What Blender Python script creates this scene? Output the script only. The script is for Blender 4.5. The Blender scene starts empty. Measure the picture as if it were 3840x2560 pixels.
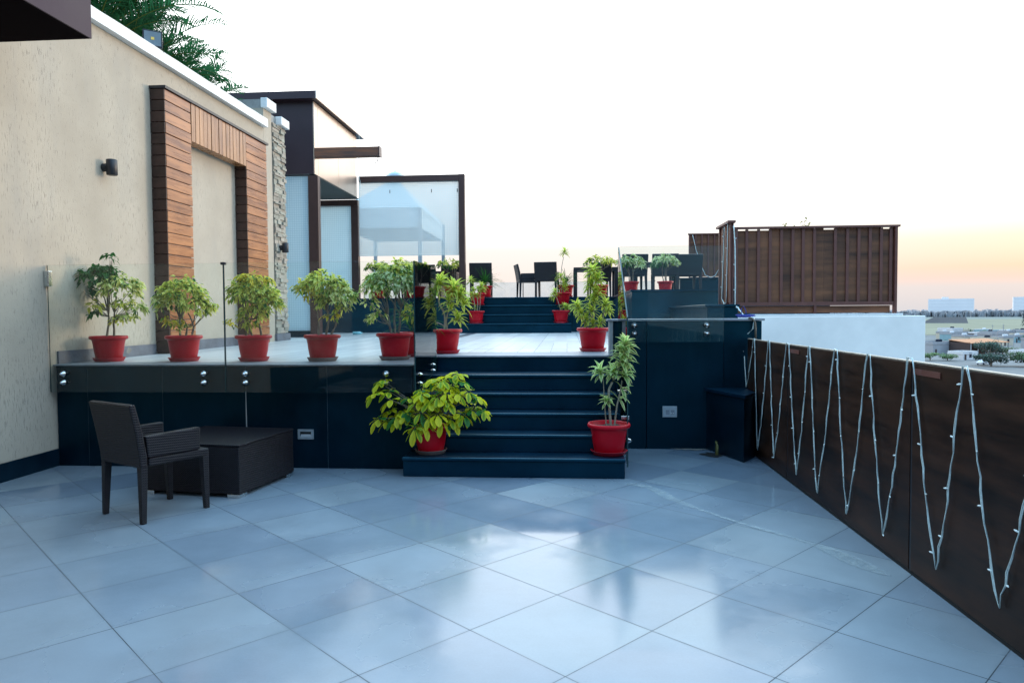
import bpy, bmesh, math, random
from mathutils import Vector, Matrix, Euler
R = math.radians
rnd = random.Random(7)
scene = bpy.context.scene
col = scene.collection

# ------------------------------------------------------------------ render / view
scene.view_settings.view_transform = 'Standard'
scene.view_settings.look = 'None'
scene.view_settings.exposure = 0
scene.render.engine = 'CYCLES'
scene.cycles.use_denoising = True
scene.cycles.transparent_max_bounces = 16
scene.cycles.max_bounces = 8
scene.cycles.sample_clamp_indirect = 6

# ------------------------------------------------------------------ materials
def nn(nt, t, **kw):
    n = nt.nodes.new(t)
    for k, v in kw.items():
        if hasattr(n, k) and not k.startswith('i_'):
            setattr(n, k, v)
    return n

def new_mat(name):
    m = bpy.data.materials.new(name)
    m.use_nodes = True
    nt = m.node_tree
    b = nt.nodes['Principled BSDF']
    return m, nt, b

def math_n(nt, op, a, b=None, c=None):
    n = nt.nodes.new('ShaderNodeMath'); n.operation = op
    for i, v in enumerate((a, b, c)):
        if v is None: continue
        if isinstance(v, (int, float)): n.inputs[i].default_value = v
        else: nt.links.new(v, n.inputs[i])
    return n.outputs[0]

def mixc(nt, fac, a, b):
    n = nt.nodes.new('ShaderNodeMix'); n.data_type = 'RGBA'
    for s, v in ((n.inputs[0], fac), (n.inputs[6], a), (n.inputs[7], b)):
        if isinstance(v, (int, float)): s.default_value = v
        elif isinstance(v, (tuple, list)): s.default_value = tuple(v) + (1,) * (4 - len(v))
        else: nt.links.new(v, s)
    return n.outputs[2]

def noise(nt, vec, scale, detail=4, rough=0.55):
    n = nt.nodes.new('ShaderNodeTexNoise')
    n.inputs['Scale'].default_value = scale
    n.inputs['Detail'].default_value = detail
    n.inputs['Roughness'].default_value = rough
    if vec is not None: nt.links.new(vec, n.inputs['Vector'])
    return n.outputs['Fac']

def coords(nt, kind='Object', scale=(1, 1, 1), rot=(0, 0, 0), loc=(0, 0, 0)):
    t = nt.nodes.new('ShaderNodeTexCoord')
    mp = nt.nodes.new('ShaderNodeMapping')
    mp.inputs['Scale'].default_value = scale
    mp.inputs['Rotation'].default_value = rot
    mp.inputs['Location'].default_value = loc
    nt.links.new(t.outputs[kind], mp.inputs['Vector'])
    return mp.outputs['Vector']

def ramp(nt, fac, stops):
    n = nt.nodes.new('ShaderNodeValToRGB')
    cr = n.color_ramp
    while len(cr.elements) < len(stops): cr.elements.new(0.5)
    for e, (p, c) in zip(cr.elements, stops):
        e.position = p
        if isinstance(c, (int, float)): c = (c, c, c)
        e.color = tuple(c) + (1,)
    nt.links.new(fac, n.inputs['Fac'])
    return n.outputs['Color']

def bump(nt, b, h, strength=0.3, dist=0.01):
    n = nt.nodes.new('ShaderNodeBump')
    n.inputs['Strength'].default_value = strength
    n.inputs['Distance'].default_value = dist
    nt.links.new(h, n.inputs['Height'])
    nt.links.new(n.outputs['Normal'], b.inputs['Normal'])

def pmat(name, c, rough=0.5, var=0.2, scale=6, metal=0.0, bmp=0.0, bscale=60, spec=0.5, stretch=(1, 1, 1), roughvar=0.1, fine=0.0):
    m, nt, b = new_mat(name)
    v = coords(nt, scale=stretch)
    f = noise(nt, v, scale, 5)
    f2 = noise(nt, v, scale * 7, 3)
    k = math_n(nt, 'ADD', math_n(nt, 'MULTIPLY', f, 0.7), math_n(nt, 'MULTIPLY', f2, 0.3))
    lo = tuple(x * (1 - var) for x in c); hi = tuple(min(1, x * (1 + var)) for x in c)
    cc = ramp(nt, k, ((0.3, lo), (0.7, hi)))
    nt.links.new(cc, b.inputs['Base Color'])
    rv = math_n(nt, 'ADD', rough - roughvar, math_n(nt, 'MULTIPLY', f, 2 * roughvar))
    nt.links.new(rv, b.inputs['Roughness'])
    b.inputs['Metallic'].default_value = metal
    b.inputs['Specular IOR Level'].default_value = spec
    if bmp > 0:
        bump(nt, b, noise(nt, v, bscale, 4), bmp, 0.004)
    return m

M = {}
# --- floor tiles of the lower terrace (0.6 m tiles laid diagonally)
def tile_material():
    m, nt, b = new_mat('grey_porcelain_tiles')
    ang = R(-42.02)
    v = coords(nt, rot=(0, 0, 0), loc=(0.947, -4.517, 0))
    rotn = nt.nodes.new('ShaderNodeVectorRotate'); rotn.rotation_type = 'Z_AXIS'
    rotn.inputs['Angle'].default_value = -ang
    nt.links.new(v, rotn.inputs['Vector'])
    sc = nt.nodes.new('ShaderNodeVectorMath'); sc.operation = 'SCALE'
    sc.inputs['Scale'].default_value = 1 / 0.6
    nt.links.new(rotn.outputs[0], sc.inputs[0])
    sp = nt.nodes.new('ShaderNodeSeparateXYZ'); nt.links.new(sc.outputs[0], sp.inputs[0])
    fx = math_n(nt, 'FRACT', sp.outputs[0]); fy = math_n(nt, 'FRACT', sp.outputs[1])
    dx = math_n(nt, 'MINIMUM', fx, math_n(nt, 'SUBTRACT', 1.0, fx))
    dy = math_n(nt, 'MINIMUM', fy, math_n(nt, 'SUBTRACT', 1.0, fy))
    d = math_n(nt, 'MINIMUM', dx, dy)
    ix = math_n(nt, 'FLOOR', sp.outputs[0]); iy = math_n(nt, 'FLOOR', sp.outputs[1])
    cb = nt.nodes.new('ShaderNodeCombineXYZ'); nt.links.new(ix, cb.inputs[0]); nt.links.new(iy, cb.inputs[1])
    wn = nt.nodes.new('ShaderNodeTexWhiteNoise'); wn.noise_dimensions = '2D'
    nt.links.new(cb.outputs[0], wn.inputs['Vector'])
    tc = ramp(nt, wn.outputs['Value'], ((0, (0.158, 0.198, 0.252)), (0.25, (0.190, 0.231, 0.281)), (0.7, (0.205, 0.247, 0.290)), (1, (0.228, 0.267, 0.300))))
    n1 = noise(nt, v, 2.2, 6, 0.6); n2 = noise(nt, v, 90, 3)
    k = math_n(nt, 'ADD', math_n(nt, 'MULTIPLY', n1, 0.45), math_n(nt, 'MULTIPLY', n2, 0.12))
    k = math_n(nt, 'ADD', k, 0.72)
    mul = nt.nodes.new('ShaderNodeMix'); mul.data_type = 'RGBA'; mul.blend_type = 'MULTIPLY'
    mul.inputs[0].default_value = 1
    nt.links.new(tc, mul.inputs[6]); nt.links.new(k, mul.inputs[7])
    # grout width varies
    gw = math_n(nt, 'ADD', -0.0008, math_n(nt, 'MULTIPLY', noise(nt, v, 1.1, 3), 0.0080))
    g = math_n(nt, 'LESS_THAN', d, gw)
    c = mixc(nt, g, mul.outputs[2], (0.012, 0.016, 0.025))
    scf = ramp(nt, noise(nt, coords(nt, scale=(1, 2.2, 1), rot=(0, 0, .6)), 7, 7, .7), ((.60, 0.0), (.78, 1.0)))
    c = mixc(nt, math_n(nt, 'MULTIPLY', scf, .06), c, (.42, .46, .48))
    grime = ramp(nt, math_n(nt, 'ADD', d, math_n(nt, 'MULTIPLY', noise(nt, v, 9, 4), .05)), ((.02, .7), (.055, 0.0)))
    c = mixc(nt, math_n(nt, 'MULTIPLY', grime, .28), c, (.10, .125, .15))
    nt.links.new(c, b.inputs['Base Color'])
    # polished / wet zones
    wz = noise(nt, v, 0.6, 2, 0.5)
    rr = ramp(nt, wz, ((0.40, 0.06), (0.60, 0.30)))
    r2 = math_n(nt, 'ADD', rr, math_n(nt, 'MULTIPLY', n1, 0.10))
    wp = coords(nt, loc=(-0.15, -3.75, 0), scale=(1, 1, 1))
    ln = nt.nodes.new('ShaderNodeVectorMath'); ln.operation = 'LENGTH'; nt.links.new(wp, ln.inputs[0])
    wet = math_n(nt, 'ADD', ln.outputs['Value'], math_n(nt, 'MULTIPLY', math_n(nt, 'SUBTRACT', noise(nt, v, 1.5, 4, .6), .5), 2.2))
    wetf = ramp(nt, math_n(nt, 'MULTIPLY', wet, .5), ((.42, 1.0), (.62, 0.0)))
    r2 = math_n(nt, 'ADD', r2, math_n(nt, 'MULTIPLY', math_n(nt, 'SUBTRACT', wn.outputs['Value'], .4), .12))
    r2 = math_n(nt, 'MAXIMUM', math_n(nt, 'MULTIPLY', r2, math_n(nt, 'SUBTRACT', 1.0, math_n(nt, 'MULTIPLY', wetf, .52))), .05)
    r3 = math_n(nt, 'ADD', r2, math_n(nt, 'MULTIPLY', g, 0.4))
    nt.links.new(r3, b.inputs['Roughness'])
    b.inputs['Specular IOR Level'].default_value = 0.6
    b.inputs['Specular Tint'].default_value = (.86, .95, 1, 1)
    hh = math_n(nt, 'SUBTRACT', math_n(nt, 'MULTIPLY', n1, 0.4), g)
    tl = math_n(nt, 'ADD', hh, math_n(nt, 'MULTIPLY', wn.outputs['Value'], 0.0))
    bump(nt, b, tl, 0.12, 0.003)
    bn = b.inputs['Normal'].links[0].from_socket
    va = nt.nodes.new('ShaderNodeVectorMath'); va.operation = 'SUBTRACT'; nt.links.new(wn.outputs['Color'], va.inputs[0]); va.inputs[1].default_value = (.5, .5, .5)
    vs_ = nt.nodes.new('ShaderNodeVectorMath'); vs_.operation = 'SCALE'; vs_.inputs['Scale'].default_value = .014; nt.links.new(va.outputs[0], vs_.inputs[0])
    vb = nt.nodes.new('ShaderNodeVectorMath'); vb.operation = 'ADD'; nt.links.new(vs_.outputs[0], vb.inputs[0]); nt.links.new(bn, vb.inputs[1])
    vn = nt.nodes.new('ShaderNodeVectorMath'); vn.operation = 'NORMALIZE'; nt.links.new(vb.outputs[0], vn.inputs[0])
    nt.links.new(vn.outputs[0], b.inputs['Normal'])
    return m
M['tiles'] = tile_material()

def granite(name, c, rough=0.28):
    m, nt, b = new_mat(name)
    v = coords(nt)
    f = noise(nt, v, 3, 5); f2 = noise(nt, v, 140, 2)
    k = math_n(nt, 'ADD', math_n(nt, 'MULTIPLY', f, 0.85), math_n(nt, 'MULTIPLY', f2, 0.15))
    nt.links.new(ramp(nt, k, ((0.32, tuple(x * 0.7 for x in c)), (0.7, tuple(x * 1.4 for x in c)))), b.inputs['Base Color'])
    rv = math_n(nt, 'ADD', rough - 0.08, math_n(nt, 'MULTIPLY', f, 0.2))
    nt.links.new(rv, b.inputs['Roughness'])
    b.inputs['Specular IOR Level'].default_value = 0.42
    b.inputs['Specular Tint'].default_value = (0.12, 0.72, 1.0, 1)
    sm = noise(nt, coords(nt, scale=(1, 1, .35)), 2.3, 6, .65)
    cur = b.inputs['Base Color'].links[0].from_socket
    nt.links.new(mixc(nt, math_n(nt, 'MULTIPLY', ramp(nt, sm, ((.48, 0.0), (.75, 1.0))), .22), cur, (0.012, 0.045, 0.065)), b.inputs['Base Color'])
    return m
M['granite'] = granite('black_granite', (0.0022, 0.0085, 0.017), 0.30)
M['granite_step'] = granite('black_granite_treads', (0.0025, 0.012, 0.026), 0.30)
M['granite_far'] = granite('polished_granite_painted_sheen', (0.008, 0.028, 0.042), 0.22)  # lighter teal paints a sky reflection into the polished granite
M['granite_wall'] = granite('black_granite_facing', (0.0016, 0.0062, 0.0125), 0.32)
M['granite_wall'].node_tree.nodes['Principled BSDF'].inputs['Specular IOR Level'].default_value = 0.25
M['seam'] = pmat('pale_joint_filler', (0.05, 0.085, 0.105), 0.6, 0.5, 9)
M['nosing_highlight'] = granite('worn_nosing_painted_highlight', (0.010, 0.030, 0.050), 0.16)  # worn edge, its lighter teal also paints the step highlight
M['nosing_highlight'].node_tree.nodes['Principled BSDF'].inputs['Specular IOR Level'].default_value = 0.8
M['grey_stone'] = pmat('grey_granite_edge', (0.23, 0.25, 0.28), 0.45, 0.25, 5, bmp=0.08)
M['grey_skirt'] = pmat('grey_stone_skirting', (0.11, 0.12, 0.145), 0.5, 0.4, 6, bmp=0.1)

def deck_material():
    m, nt, b = new_mat('pale_deck_planks')
    v = coords(nt)
    sp = nt.nodes.new('ShaderNodeSeparateXYZ'); nt.links.new(v, sp.inputs[0])
    def joint(src, size, off, w):
        a = math_n(nt, 'DIVIDE', math_n(nt, 'ADD', src, off), size)
        fr = math_n(nt, 'FRACT', a)
        e = math_n(nt, 'MINIMUM', fr, math_n(nt, 'SUBTRACT', 1.0, fr))
        return math_n(nt, 'LESS_THAN', e, w / size), math_n(nt, 'FLOOR', a)
    jx, ix = joint(sp.outputs[0], 0.60, 100.0, 0.004)
    jx2, ix2 = joint(sp.outputs[0], 0.20, 100.0, 0.003)
    jy, iy = joint(sp.outputs[1], 2.4, 100.0 - 8.6 + 0.0, 0.02)
    near = math_n(nt, 'LESS_THAN', sp.outputs[1], 11.0)
    jl = math_n(nt, 'MAXIMUM', math_n(nt, 'MULTIPLY', jx2, near), jx)
    j = math_n(nt, 'MAXIMUM', jl, jy)
    vs = coords(nt, scale=(1, 9, 1))
    f = noise(nt, vs, 2.5, 5)
    cb = nt.nodes.new('ShaderNodeCombineXYZ'); nt.links.new(ix2, cb.inputs[0]); nt.links.new(iy, cb.inputs[1])
    wn = nt.nodes.new('ShaderNodeTexWhiteNoise'); wn.noise_dimensions = '2D'; nt.links.new(cb.outputs[0], wn.inputs['Vector'])
    k = math_n(nt, 'ADD', math_n(nt, 'MULTIPLY', f, 0.75), math_n(nt, 'MULTIPLY', wn.outputs['Value'], 0.25))
    c = ramp(nt, k, ((0.25, (0.42, 0.42, 0.43)), (0.7, (0.66, 0.65, 0.63))))
    c = mixc(nt, j, c, (0.10, 0.11, 0.13))
    nt.links.new(c, b.inputs['Base Color'])
    b.inputs['Roughness'].default_value = 0.3
    return m
M['deck'] = deck_material()
M['dark_strip'] = pmat('dark_stone_band', (0.07, 0.085, 0.105), 0.4, 0.3, 8)

def plaster():
    m, nt, b = new_mat('beige_rustic_plaster')
    v = coords(nt)
    big = noise(nt, v, 1.1, 5)
    vs = coords(nt, scale=(1, 22.0, 3.6))
    gouge = noise(nt, vs, 3.0, 5, 0.7)
    gouge = math_n(nt, 'ADD', gouge, math_n(nt, 'MULTIPLY', math_n(nt, 'SUBTRACT', big, .5), .22))
    fine = noise(nt, v, 45, 4)
    g = ramp(nt, gouge, ((0.575, 0.0), (0.66, 1.0)))
    base = ramp(nt, big, ((0.3, (0.385, 0.325, 0.250)), (0.72, (0.515, 0.445, 0.350))))
    # stains near the bottom
    base2 = mixc(nt, math_n(nt, 'MULTIPLY', fine, 0.35), base, (0.33, 0.30, 0.26))
    stv = noise(nt, coords(nt, scale=(1, 1.6, .35)), 1.6, 6, .65)
    base2 = mixc(nt, math_n(nt, 'MULTIPLY', ramp(nt, stv, ((.5, 0.0), (.72, 1.0))), .35), base2, (.31, .29, .26))
    c = mixc(nt, math_n(nt, 'MULTIPLY', g, 0.55), base2, (0.19, 0.165, 0.14))
    nt.links.new(c, b.inputs['Base Color'])
    b.inputs['Roughness'].default_value = 0.85
    h = math_n(nt, 'SUBTRACT', math_n(nt, 'MULTIPLY', fine, 0.35), g)
    bump(nt, b, h, 0.45, 0.006)
    return m
M['plaster'] = plaster()
M['plaster_grey'] = pmat('grey_cement_render', (0.30, 0.30, 0.29), 0.8, 0.3, 4, bmp=0.3)
M['white_paint'] = pmat('weathered_white_paint', (0.74, 0.74, 0.72), 0.65, 0.12, 3, bmp=0.12)
M['white_wall'] = pmat('stained_white_wall', (0.90, 0.87, 0.83), 0.75, 0.10, 0.9, bmp=0.1, bscale=20)

def wood(name, dark, light, axis='y', rough=0.32, scale=1.6, freq=11, spec=0.5):
    m, nt, b = new_mat(name)
    st = {'y': (freq, 1, freq), 'z': (freq, freq, 1), 'x': (1, freq, freq)}[axis]
    v = coords(nt, scale=st)
    f = noise(nt, v, scale, 6, 0.65)
    v2 = coords(nt)
    f2 = noise(nt, v2, 1.7, 3)
    k = math_n(nt, 'ADD', math_n(nt, 'MULTIPLY', f, 0.75), math_n(nt, 'MULTIPLY', f2, 0.25))
    ge = nt.nodes.new('ShaderNodeNewGeometry')
    k = math_n(nt, 'ADD', k, math_n(nt, 'MULTIPLY', math_n(nt, 'SUBTRACT', ge.outputs['Random Per Island'], .5), .16))
    nt.links.new(ramp(nt, k, ((0.34, dark), (0.64, light))), b.inputs['Base Color'])
    nt.links.new(math_n(nt, 'ADD', rough - 0.1, math_n(nt, 'MULTIPLY', f, 0.22)), b.inputs['Roughness'])
    b.inputs['Specular IOR Level'].default_value = spec
    bump(nt, b, f, 0.1, 0.003)
    return m
M['wood'] = wood('varnished_teak_boards', (0.14, 0.040, 0.012), (0.40, 0.155, 0.052), 'y', 0.27)
M['wood_v'] = wood('varnished_teak_lintel', (0.16, 0.06, 0.022), (0.42, 0.20, 0.085), 'z', 0.27)
M['wood_dark'] = wood('dark_and_shaded_wood', (0.025, 0.010, 0.006), (0.055, 0.022, 0.014), 'y', 0.5)  # dark bench wood; also paints shade on the surround's end boards
M['fence'] = wood('dark_walnut_laminate', (0.006, 0.0032, 0.0026), (0.050, 0.0215, 0.0125), 'y', 0.42, 0.9, 9, 0.16)
M['fence_far'] = wood('brown_laminate_slats', (0.060, 0.028, 0.018), (0.23, 0.095, 0.046), 'x', 0.5, 1.0, 10, 0.3)
M['batten'] = pmat('maroon_metal_batten', (0.13, 0.045, 0.034), 0.42, 0.2, 10)
M['beam_old'] = wood('weathered_beam', (0.03, 0.03, 0.03), (0.26, 0.09, 0.035), 'x', 0.6, 0.9, 12)
M['purple'] = pmat('maroon_cladding_panel', (0.030, 0.014, 0.020), 0.42, 0.12, 3)
M['purple_soft'] = pmat('violet_brown_cladding', (0.034, 0.018, 0.032), 0.55, 0.12, 3, spec=.22)
M['bronze'] = pmat('bronze_composite_panel', (0.62, 0.49, 0.40), 0.30, 0.06, 2, metal=0.7, roughvar=0.05)
M['frame_brown'] = pmat('brown_steel_frame', (0.052, 0.022, 0.018), 0.4, 0.2, 8)
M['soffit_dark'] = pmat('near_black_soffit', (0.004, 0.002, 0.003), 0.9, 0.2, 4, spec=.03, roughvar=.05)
M['soffit'] = pmat('grey_soffit', (0.055, 0.06, 0.055), 0.7, 0.15, 3)

def stone_clad():
    m, nt, b = new_mat('ledgestone_cladding')
    tc = nt.nodes.new('ShaderNodeTexCoord')
    at = nt.nodes.new('ShaderNodeAttribute'); at.attribute_name = 'Col'
    f = noise(nt, tc.outputs['Object'], 40, 4)
    c = mixc(nt, math_n(nt, 'MULTIPLY', f, 0.6), at.outputs['Color'], (0.20, 0.18, 0.15))
    nt.links.new(c, b.inputs['Base Color']); b.inputs['Roughness'].default_value = 0.85
    bump(nt, b, f, 0.5, 0.006)
    return m
M['stone'] = stone_clad()
M['cap_tan'] = pmat('painted_edge_light', (0.40, 0.33, 0.26), 0.4, 0.3, 8)  # tan stands in for sky light on the fence's top edge

def glass_mat(name, tint=(0.965, 0.995, 0.99), veil=0.005, dcol=(0.22, 0.60, 0.66)):
    m = bpy.data.materials.new(name); m.use_nodes = True
    nt = m.node_tree; nt.nodes.clear()
    out = nt.nodes.new('ShaderNodeOutputMaterial')
    tr = nt.nodes.new('ShaderNodeBsdfTransparent'); tr.inputs[0].default_value = tint + (1,)
    gl = nt.nodes.new('ShaderNodeBsdfGlossy'); gl.inputs['Roughness'].default_value = 0.015
    df = nt.nodes.new('ShaderNodeBsdfDiffuse'); df.inputs[0].default_value = dcol + (1,)
    fr = nt.nodes.new('ShaderNodeFresnel'); fr.inputs['IOR'].default_value = 1.33
    v = coords(nt)
    du = math_n(nt, 'MULTIPLY', ramp(nt, noise(nt, v, 2.5, 5), ((0.3, 0.35), (0.75, 1.0))), veil)  # faint diffuse veil mixed into the clear glass
    m1 = nt.nodes.new('ShaderNodeMixShader'); nt.links.new(du, m1.inputs[0])
    nt.links.new(tr.outputs[0], m1.inputs[1]); nt.links.new(df.outputs[0], m1.inputs[2])
    m2 = nt.nodes.new('ShaderNodeMixShader'); nt.links.new(fr.outputs[0], m2.inputs[0])
    nt.links.new(m1.outputs[0], m2.inputs[1]); nt.links.new(gl.outputs[0], m2.inputs[2])
    nt.links.new(m2.outputs[0], out.inputs[0])
    return m
M['glass'] = glass_mat('clear_toughened_glass')
M['glass_veiled'] = glass_mat('veiled_toughened_glass', (0.965, 0.995, 0.99), 0.035, (0.20, 0.55, 0.62))
M['glass_far'] = glass_mat('pale_railing_glass', (0.93, 0.97, 0.98), 0.16, (0.70, 0.82, 0.86))
M['glass_edge'] = pmat('green_glass_edge', (0.012, 0.05, 0.055), 0.2, 0.2, 20)

def frosted(name, axis, cell, clear, dcol, line, lw=0.16, lfac=0.75):
    """glass with a printed white square grid"""
    m = bpy.data.materials.new(name); m.use_nodes = True
    nt = m.node_tree; nt.nodes.clear()
    out = nt.nodes.new('ShaderNodeOutputMaterial')
    v = coords(nt)
    sp = nt.nodes.new('ShaderNodeSeparateXYZ'); nt.links.new(v, sp.inputs[0])
    def g(o):
        f = math_n(nt, 'FRACT', math_n(nt, 'DIVIDE', math_n(nt, 'ADD', o, 50.0), cell))
        return math_n(nt, 'LESS_THAN', f, lw)
    ln = math_n(nt, 'MAXIMUM', g(sp.outputs[0 if axis == 'x' else 1]), g(sp.outputs[2]))
    df = nt.nodes.new('ShaderNodeBsdfDiffuse'); df.inputs[0].default_value = dcol + (1,)
    tl = nt.nodes.new('ShaderNodeBsdfTranslucent'); tl.inputs[0].default_value = dcol + (1,)
    mx = nt.nodes.new('ShaderNodeMixShader'); mx.inputs[0].default_value = 0.55
    nt.links.new(df.outputs[0], mx.inputs[1]); nt.links.new(tl.outputs[0], mx.inputs[2])
    tr = nt.nodes.new('ShaderNodeBsdfTransparent'); tr.inputs[0].default_value = (0.95, 0.985, 0.99, 1)
    m1 = nt.nodes.new('ShaderNodeMixShader'); m1.inputs[0].default_value = clear
    nt.links.new(mx.outputs[0], m1.inputs[1]); nt.links.new(tr.outputs[0], m1.inputs[2])
    dl = nt.nodes.new('ShaderNodeBsdfDiffuse'); dl.inputs[0].default_value = line + (1,)
    m2 = nt.nodes.new('ShaderNodeMixShader')
    nt.links.new(math_n(nt, 'MULTIPLY', ln, lfac), m2.inputs[0])
    nt.links.new(m1.outputs[0], m2.inputs[1]); nt.links.new(dl.outputs[0], m2.inputs[2])
    gl = nt.nodes.new('ShaderNodeBsdfGlossy'); gl.inputs['Roughness'].default_value = 0.05
    m3 = nt.nodes.new('ShaderNodeMixShader'); m3.inputs[0].default_value = 0.05
    nt.links.new(m2.outputs[0], m3.inputs[1]); nt.links.new(gl.outputs[0], m3.inputs[2])
    nt.links.new(m3.outputs[0], out.inputs[0])
    return m
M['grid_screen'] = frosted('grid_printed_screen_glass', 'x', 0.042, 0.60, (0.86, 0.93, 0.95), (0.30, 0.40, 0.44), 0.30, 0.50)
M['grid_cabin'] = frosted('grid_printed_cabin_glass', 'x', 0.046, 0.16, (0.74, 0.88, 0.93), (0.30, 0.45, 0.52), 0.18, 0.45)

def wicker(name, c, cell=0.018):
    m, nt, b = new_mat(name)
    v = coords(nt)
    sp = nt.nodes.new('ShaderNodeSeparateXYZ'); nt.links.new(v, sp.inputs[0])
    hx = math_n(nt, 'ADD', sp.outputs[0], sp.outputs[1])
    sx = math_n(nt, 'SINE', math_n(nt, 'MULTIPLY', hx, 2 * math.pi / (cell * 1.8)))
    sz = math_n(nt, 'SINE', math_n(nt, 'MULTIPLY', math_n(nt, 'ADD', sp.outputs[2], math_n(nt, 'MULTIPLY', math_n(nt, 'SUBTRACT', sp.outputs[0], sp.outputs[1]), 0.5)), 2 * math.pi / cell))
    w = math_n(nt, 'MULTIPLY', sx, sz)
    f = noise(nt, v, 30, 3)
    k = math_n(nt, 'ADD', math_n(nt, 'MULTIPLY', w, 0.35), math_n(nt, 'MULTIPLY', f, 0.9))
    nt.links.new(ramp(nt, k, ((0.15, tuple(x * 0.3 for x in c)), (0.85, tuple(x * 2.2 for x in c)))), b.inputs['Base Color'])
    b.inputs['Roughness'].default_value = 0.42
    b.inputs['Specular IOR Level'].default_value = 0.3
    bump(nt, b, w, 0.7, 0.004)
    return m
M['wicker'] = wicker('dark_brown_wicker', (0.0065, 0.004, 0.006))
M['wicker_far'] = pmat('black_wicker', (0.010, 0.010, 0.014), 0.5, 0.3, 30)
M['steel'] = pmat('brushed_steel', (0.62, 0.64, 0.64), 0.25, 0.08, 30, metal=1.0)
M['alu'] = pmat('grey_aluminium', (0.42, 0.47, 0.50), 0.4, 0.1, 20, metal=0.6)
M['black_metal'] = pmat('black_powder_coat', (0.012, 0.014, 0.020), 0.45, 0.2, 20)
M['pot'] = pmat('red_plastic_pot', (0.56, 0.004, 0.022), 0.36, 0.22, 7, bmp=0.05)
def pot_mat():
    m, nt, b = new_mat('red_plastic_pot')
    v = coords(nt); oi = nt.nodes.new('ShaderNodeObjectInfo')
    off = nt.nodes.new('ShaderNodeVectorMath'); off.operation = 'ADD'
    nt.links.new(v, off.inputs[0]); cx = nt.nodes.new('ShaderNodeCombineXYZ')
    nt.links.new(math_n(nt, 'MULTIPLY', oi.outputs['Random'], 37.0), cx.inputs[0]); nt.links.new(cx.outputs[0], off.inputs[1])
    f = noise(nt, off.outputs[0], 6, 6, .65); f2 = noise(nt, off.outputs[0], 3, 4)
    base = ramp(nt, math_n(nt, 'ADD', f2, math_n(nt, 'MULTIPLY', math_n(nt, 'SUBTRACT', oi.outputs['Random'], .5), .5)), ((.25, (.30, .001, .008)), (.75, (.50, .003, .014))))
    c = mixc(nt, math_n(nt, 'MULTIPLY', ramp(nt, f, ((.52, 0.0), (.74, 1.0))), .34), base, (.36, .07, .06))
    nt.links.new(c, b.inputs['Base Color']); b.inputs['Specular IOR Level'].default_value = .32; b.inputs['Specular Tint'].default_value = (1, .55, .55, 1)
    nt.links.new(math_n(nt, 'ADD', .30, math_n(nt, 'MULTIPLY', f, .25)), b.inputs['Roughness'])
    bump(nt, b, noise(nt, coords(nt, scale=(1, 1, 6)), 12, 3), .06, .004)
    return m
M['pot'] = pot_mat()
M['saucer'] = pmat('red_plastic_saucer', (0.40, 0.007, 0.020), 0.5, 0.4, 9)
M['saucer_old'] = pmat('dusty_saucer', (0.17, 0.12, 0.11), 0.7, 0.4, 9)
M['soil'] = pmat('potting_soil', (0.05, 0.033, 0.024), 0.95, 0.5, 30, bmp=0.6)
M['bark'] = pmat('grey_brown_bark', (0.17, 0.14, 0.11), 0.85, 0.4, 25, bmp=0.4)
M['bark_pale'] = pmat('pale_cane', (0.30, 0.26, 0.19), 0.8, 0.3, 25, bmp=0.3)
M['wire'] = pmat('pale_twisted_cable', (0.60, 0.71, 0.70), 0.35, 0.2, 40)
M['bulb'] = pmat('clear_fairy_bulb', (0.72, 0.80, 0.80), 0.2, 0.1, 40)
M['blue_rope'] = pmat('blue_cable', (0.01, 0.03, 0.30), 0.45, 0.2, 40)
M['hose'] = pmat('brown_conduit', (0.11, 0.085, 0.06), 0.5, 0.3, 30)
M['canvas'] = pmat('white_canvas', (0.80, 0.90, 0.93), 0.75, 0.08, 2)
M['concrete'] = pmat('rough_concrete', (0.22, 0.20, 0.18), 0.9, 0.35, 9, bmp=0.5)
M['gap_shade'] = pmat('recess_shade_black', (0.006, 0.007, 0.008), 0.9, 0.2, 5)  # near-black colour stands in for shade in gaps and recesses
M['pvc'] = pmat('olive_drain_pipe', (0.12, 0.11, 0.03), 0.6, 0.3, 20)
M['lamp_glass'] = pmat('lamp_reflector', (0.16, 0.20, 0.22), 0.3, 0.08, 10, metal=0.3)
M['led'] = pmat('amber_led_chip', (0.85, 0.55, 0.10), 0.4, 0.1, 30)
M['bottle'] = pmat('pale_plastic_bottle', (0.25, 0.55, 0.60), 0.2, 0.2, 20)
M['spill'] = pmat('dried_cement_wash', (0.50, 0.55, 0.57), 0.35, 0.25, 4)

def leaf_mat(name, rough=0.55, trans=0.5):
    m, nt, b = new_mat(name)
    at = nt.nodes.new('ShaderNodeAttribute'); at.attribute_name = 'Col'
    nt.links.new(at.outputs['Color'], b.inputs['Base Color'])
    b.inputs['Roughness'].default_value = rough
    b.inputs['Specular IOR Level'].default_value = 0.4
    tl = nt.nodes.new('ShaderNodeBsdfTranslucent'); nt.links.new(at.outputs['Color'], tl.inputs[0])
    mx = nt.nodes.new('ShaderNodeMixShader'); mx.inputs[0].default_value = trans
    nt.links.new(b.outputs[0], mx.inputs[1]); nt.links.new(tl.outputs[0], mx.inputs[2])
    nt.links.new(mx.outputs[0], nt.nodes['Material Output'].inputs[0])
    return m
M['leaf'] = leaf_mat('variegated_leaves')
M['leaf_far'] = leaf_mat('distant_leaves', 0.7, 0.15)

def haze_mat(name, c, var=0.25, scale=0.05, rough=0.9):
    return pmat(name, c, rough, var, scale, spec=0.1)

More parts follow.
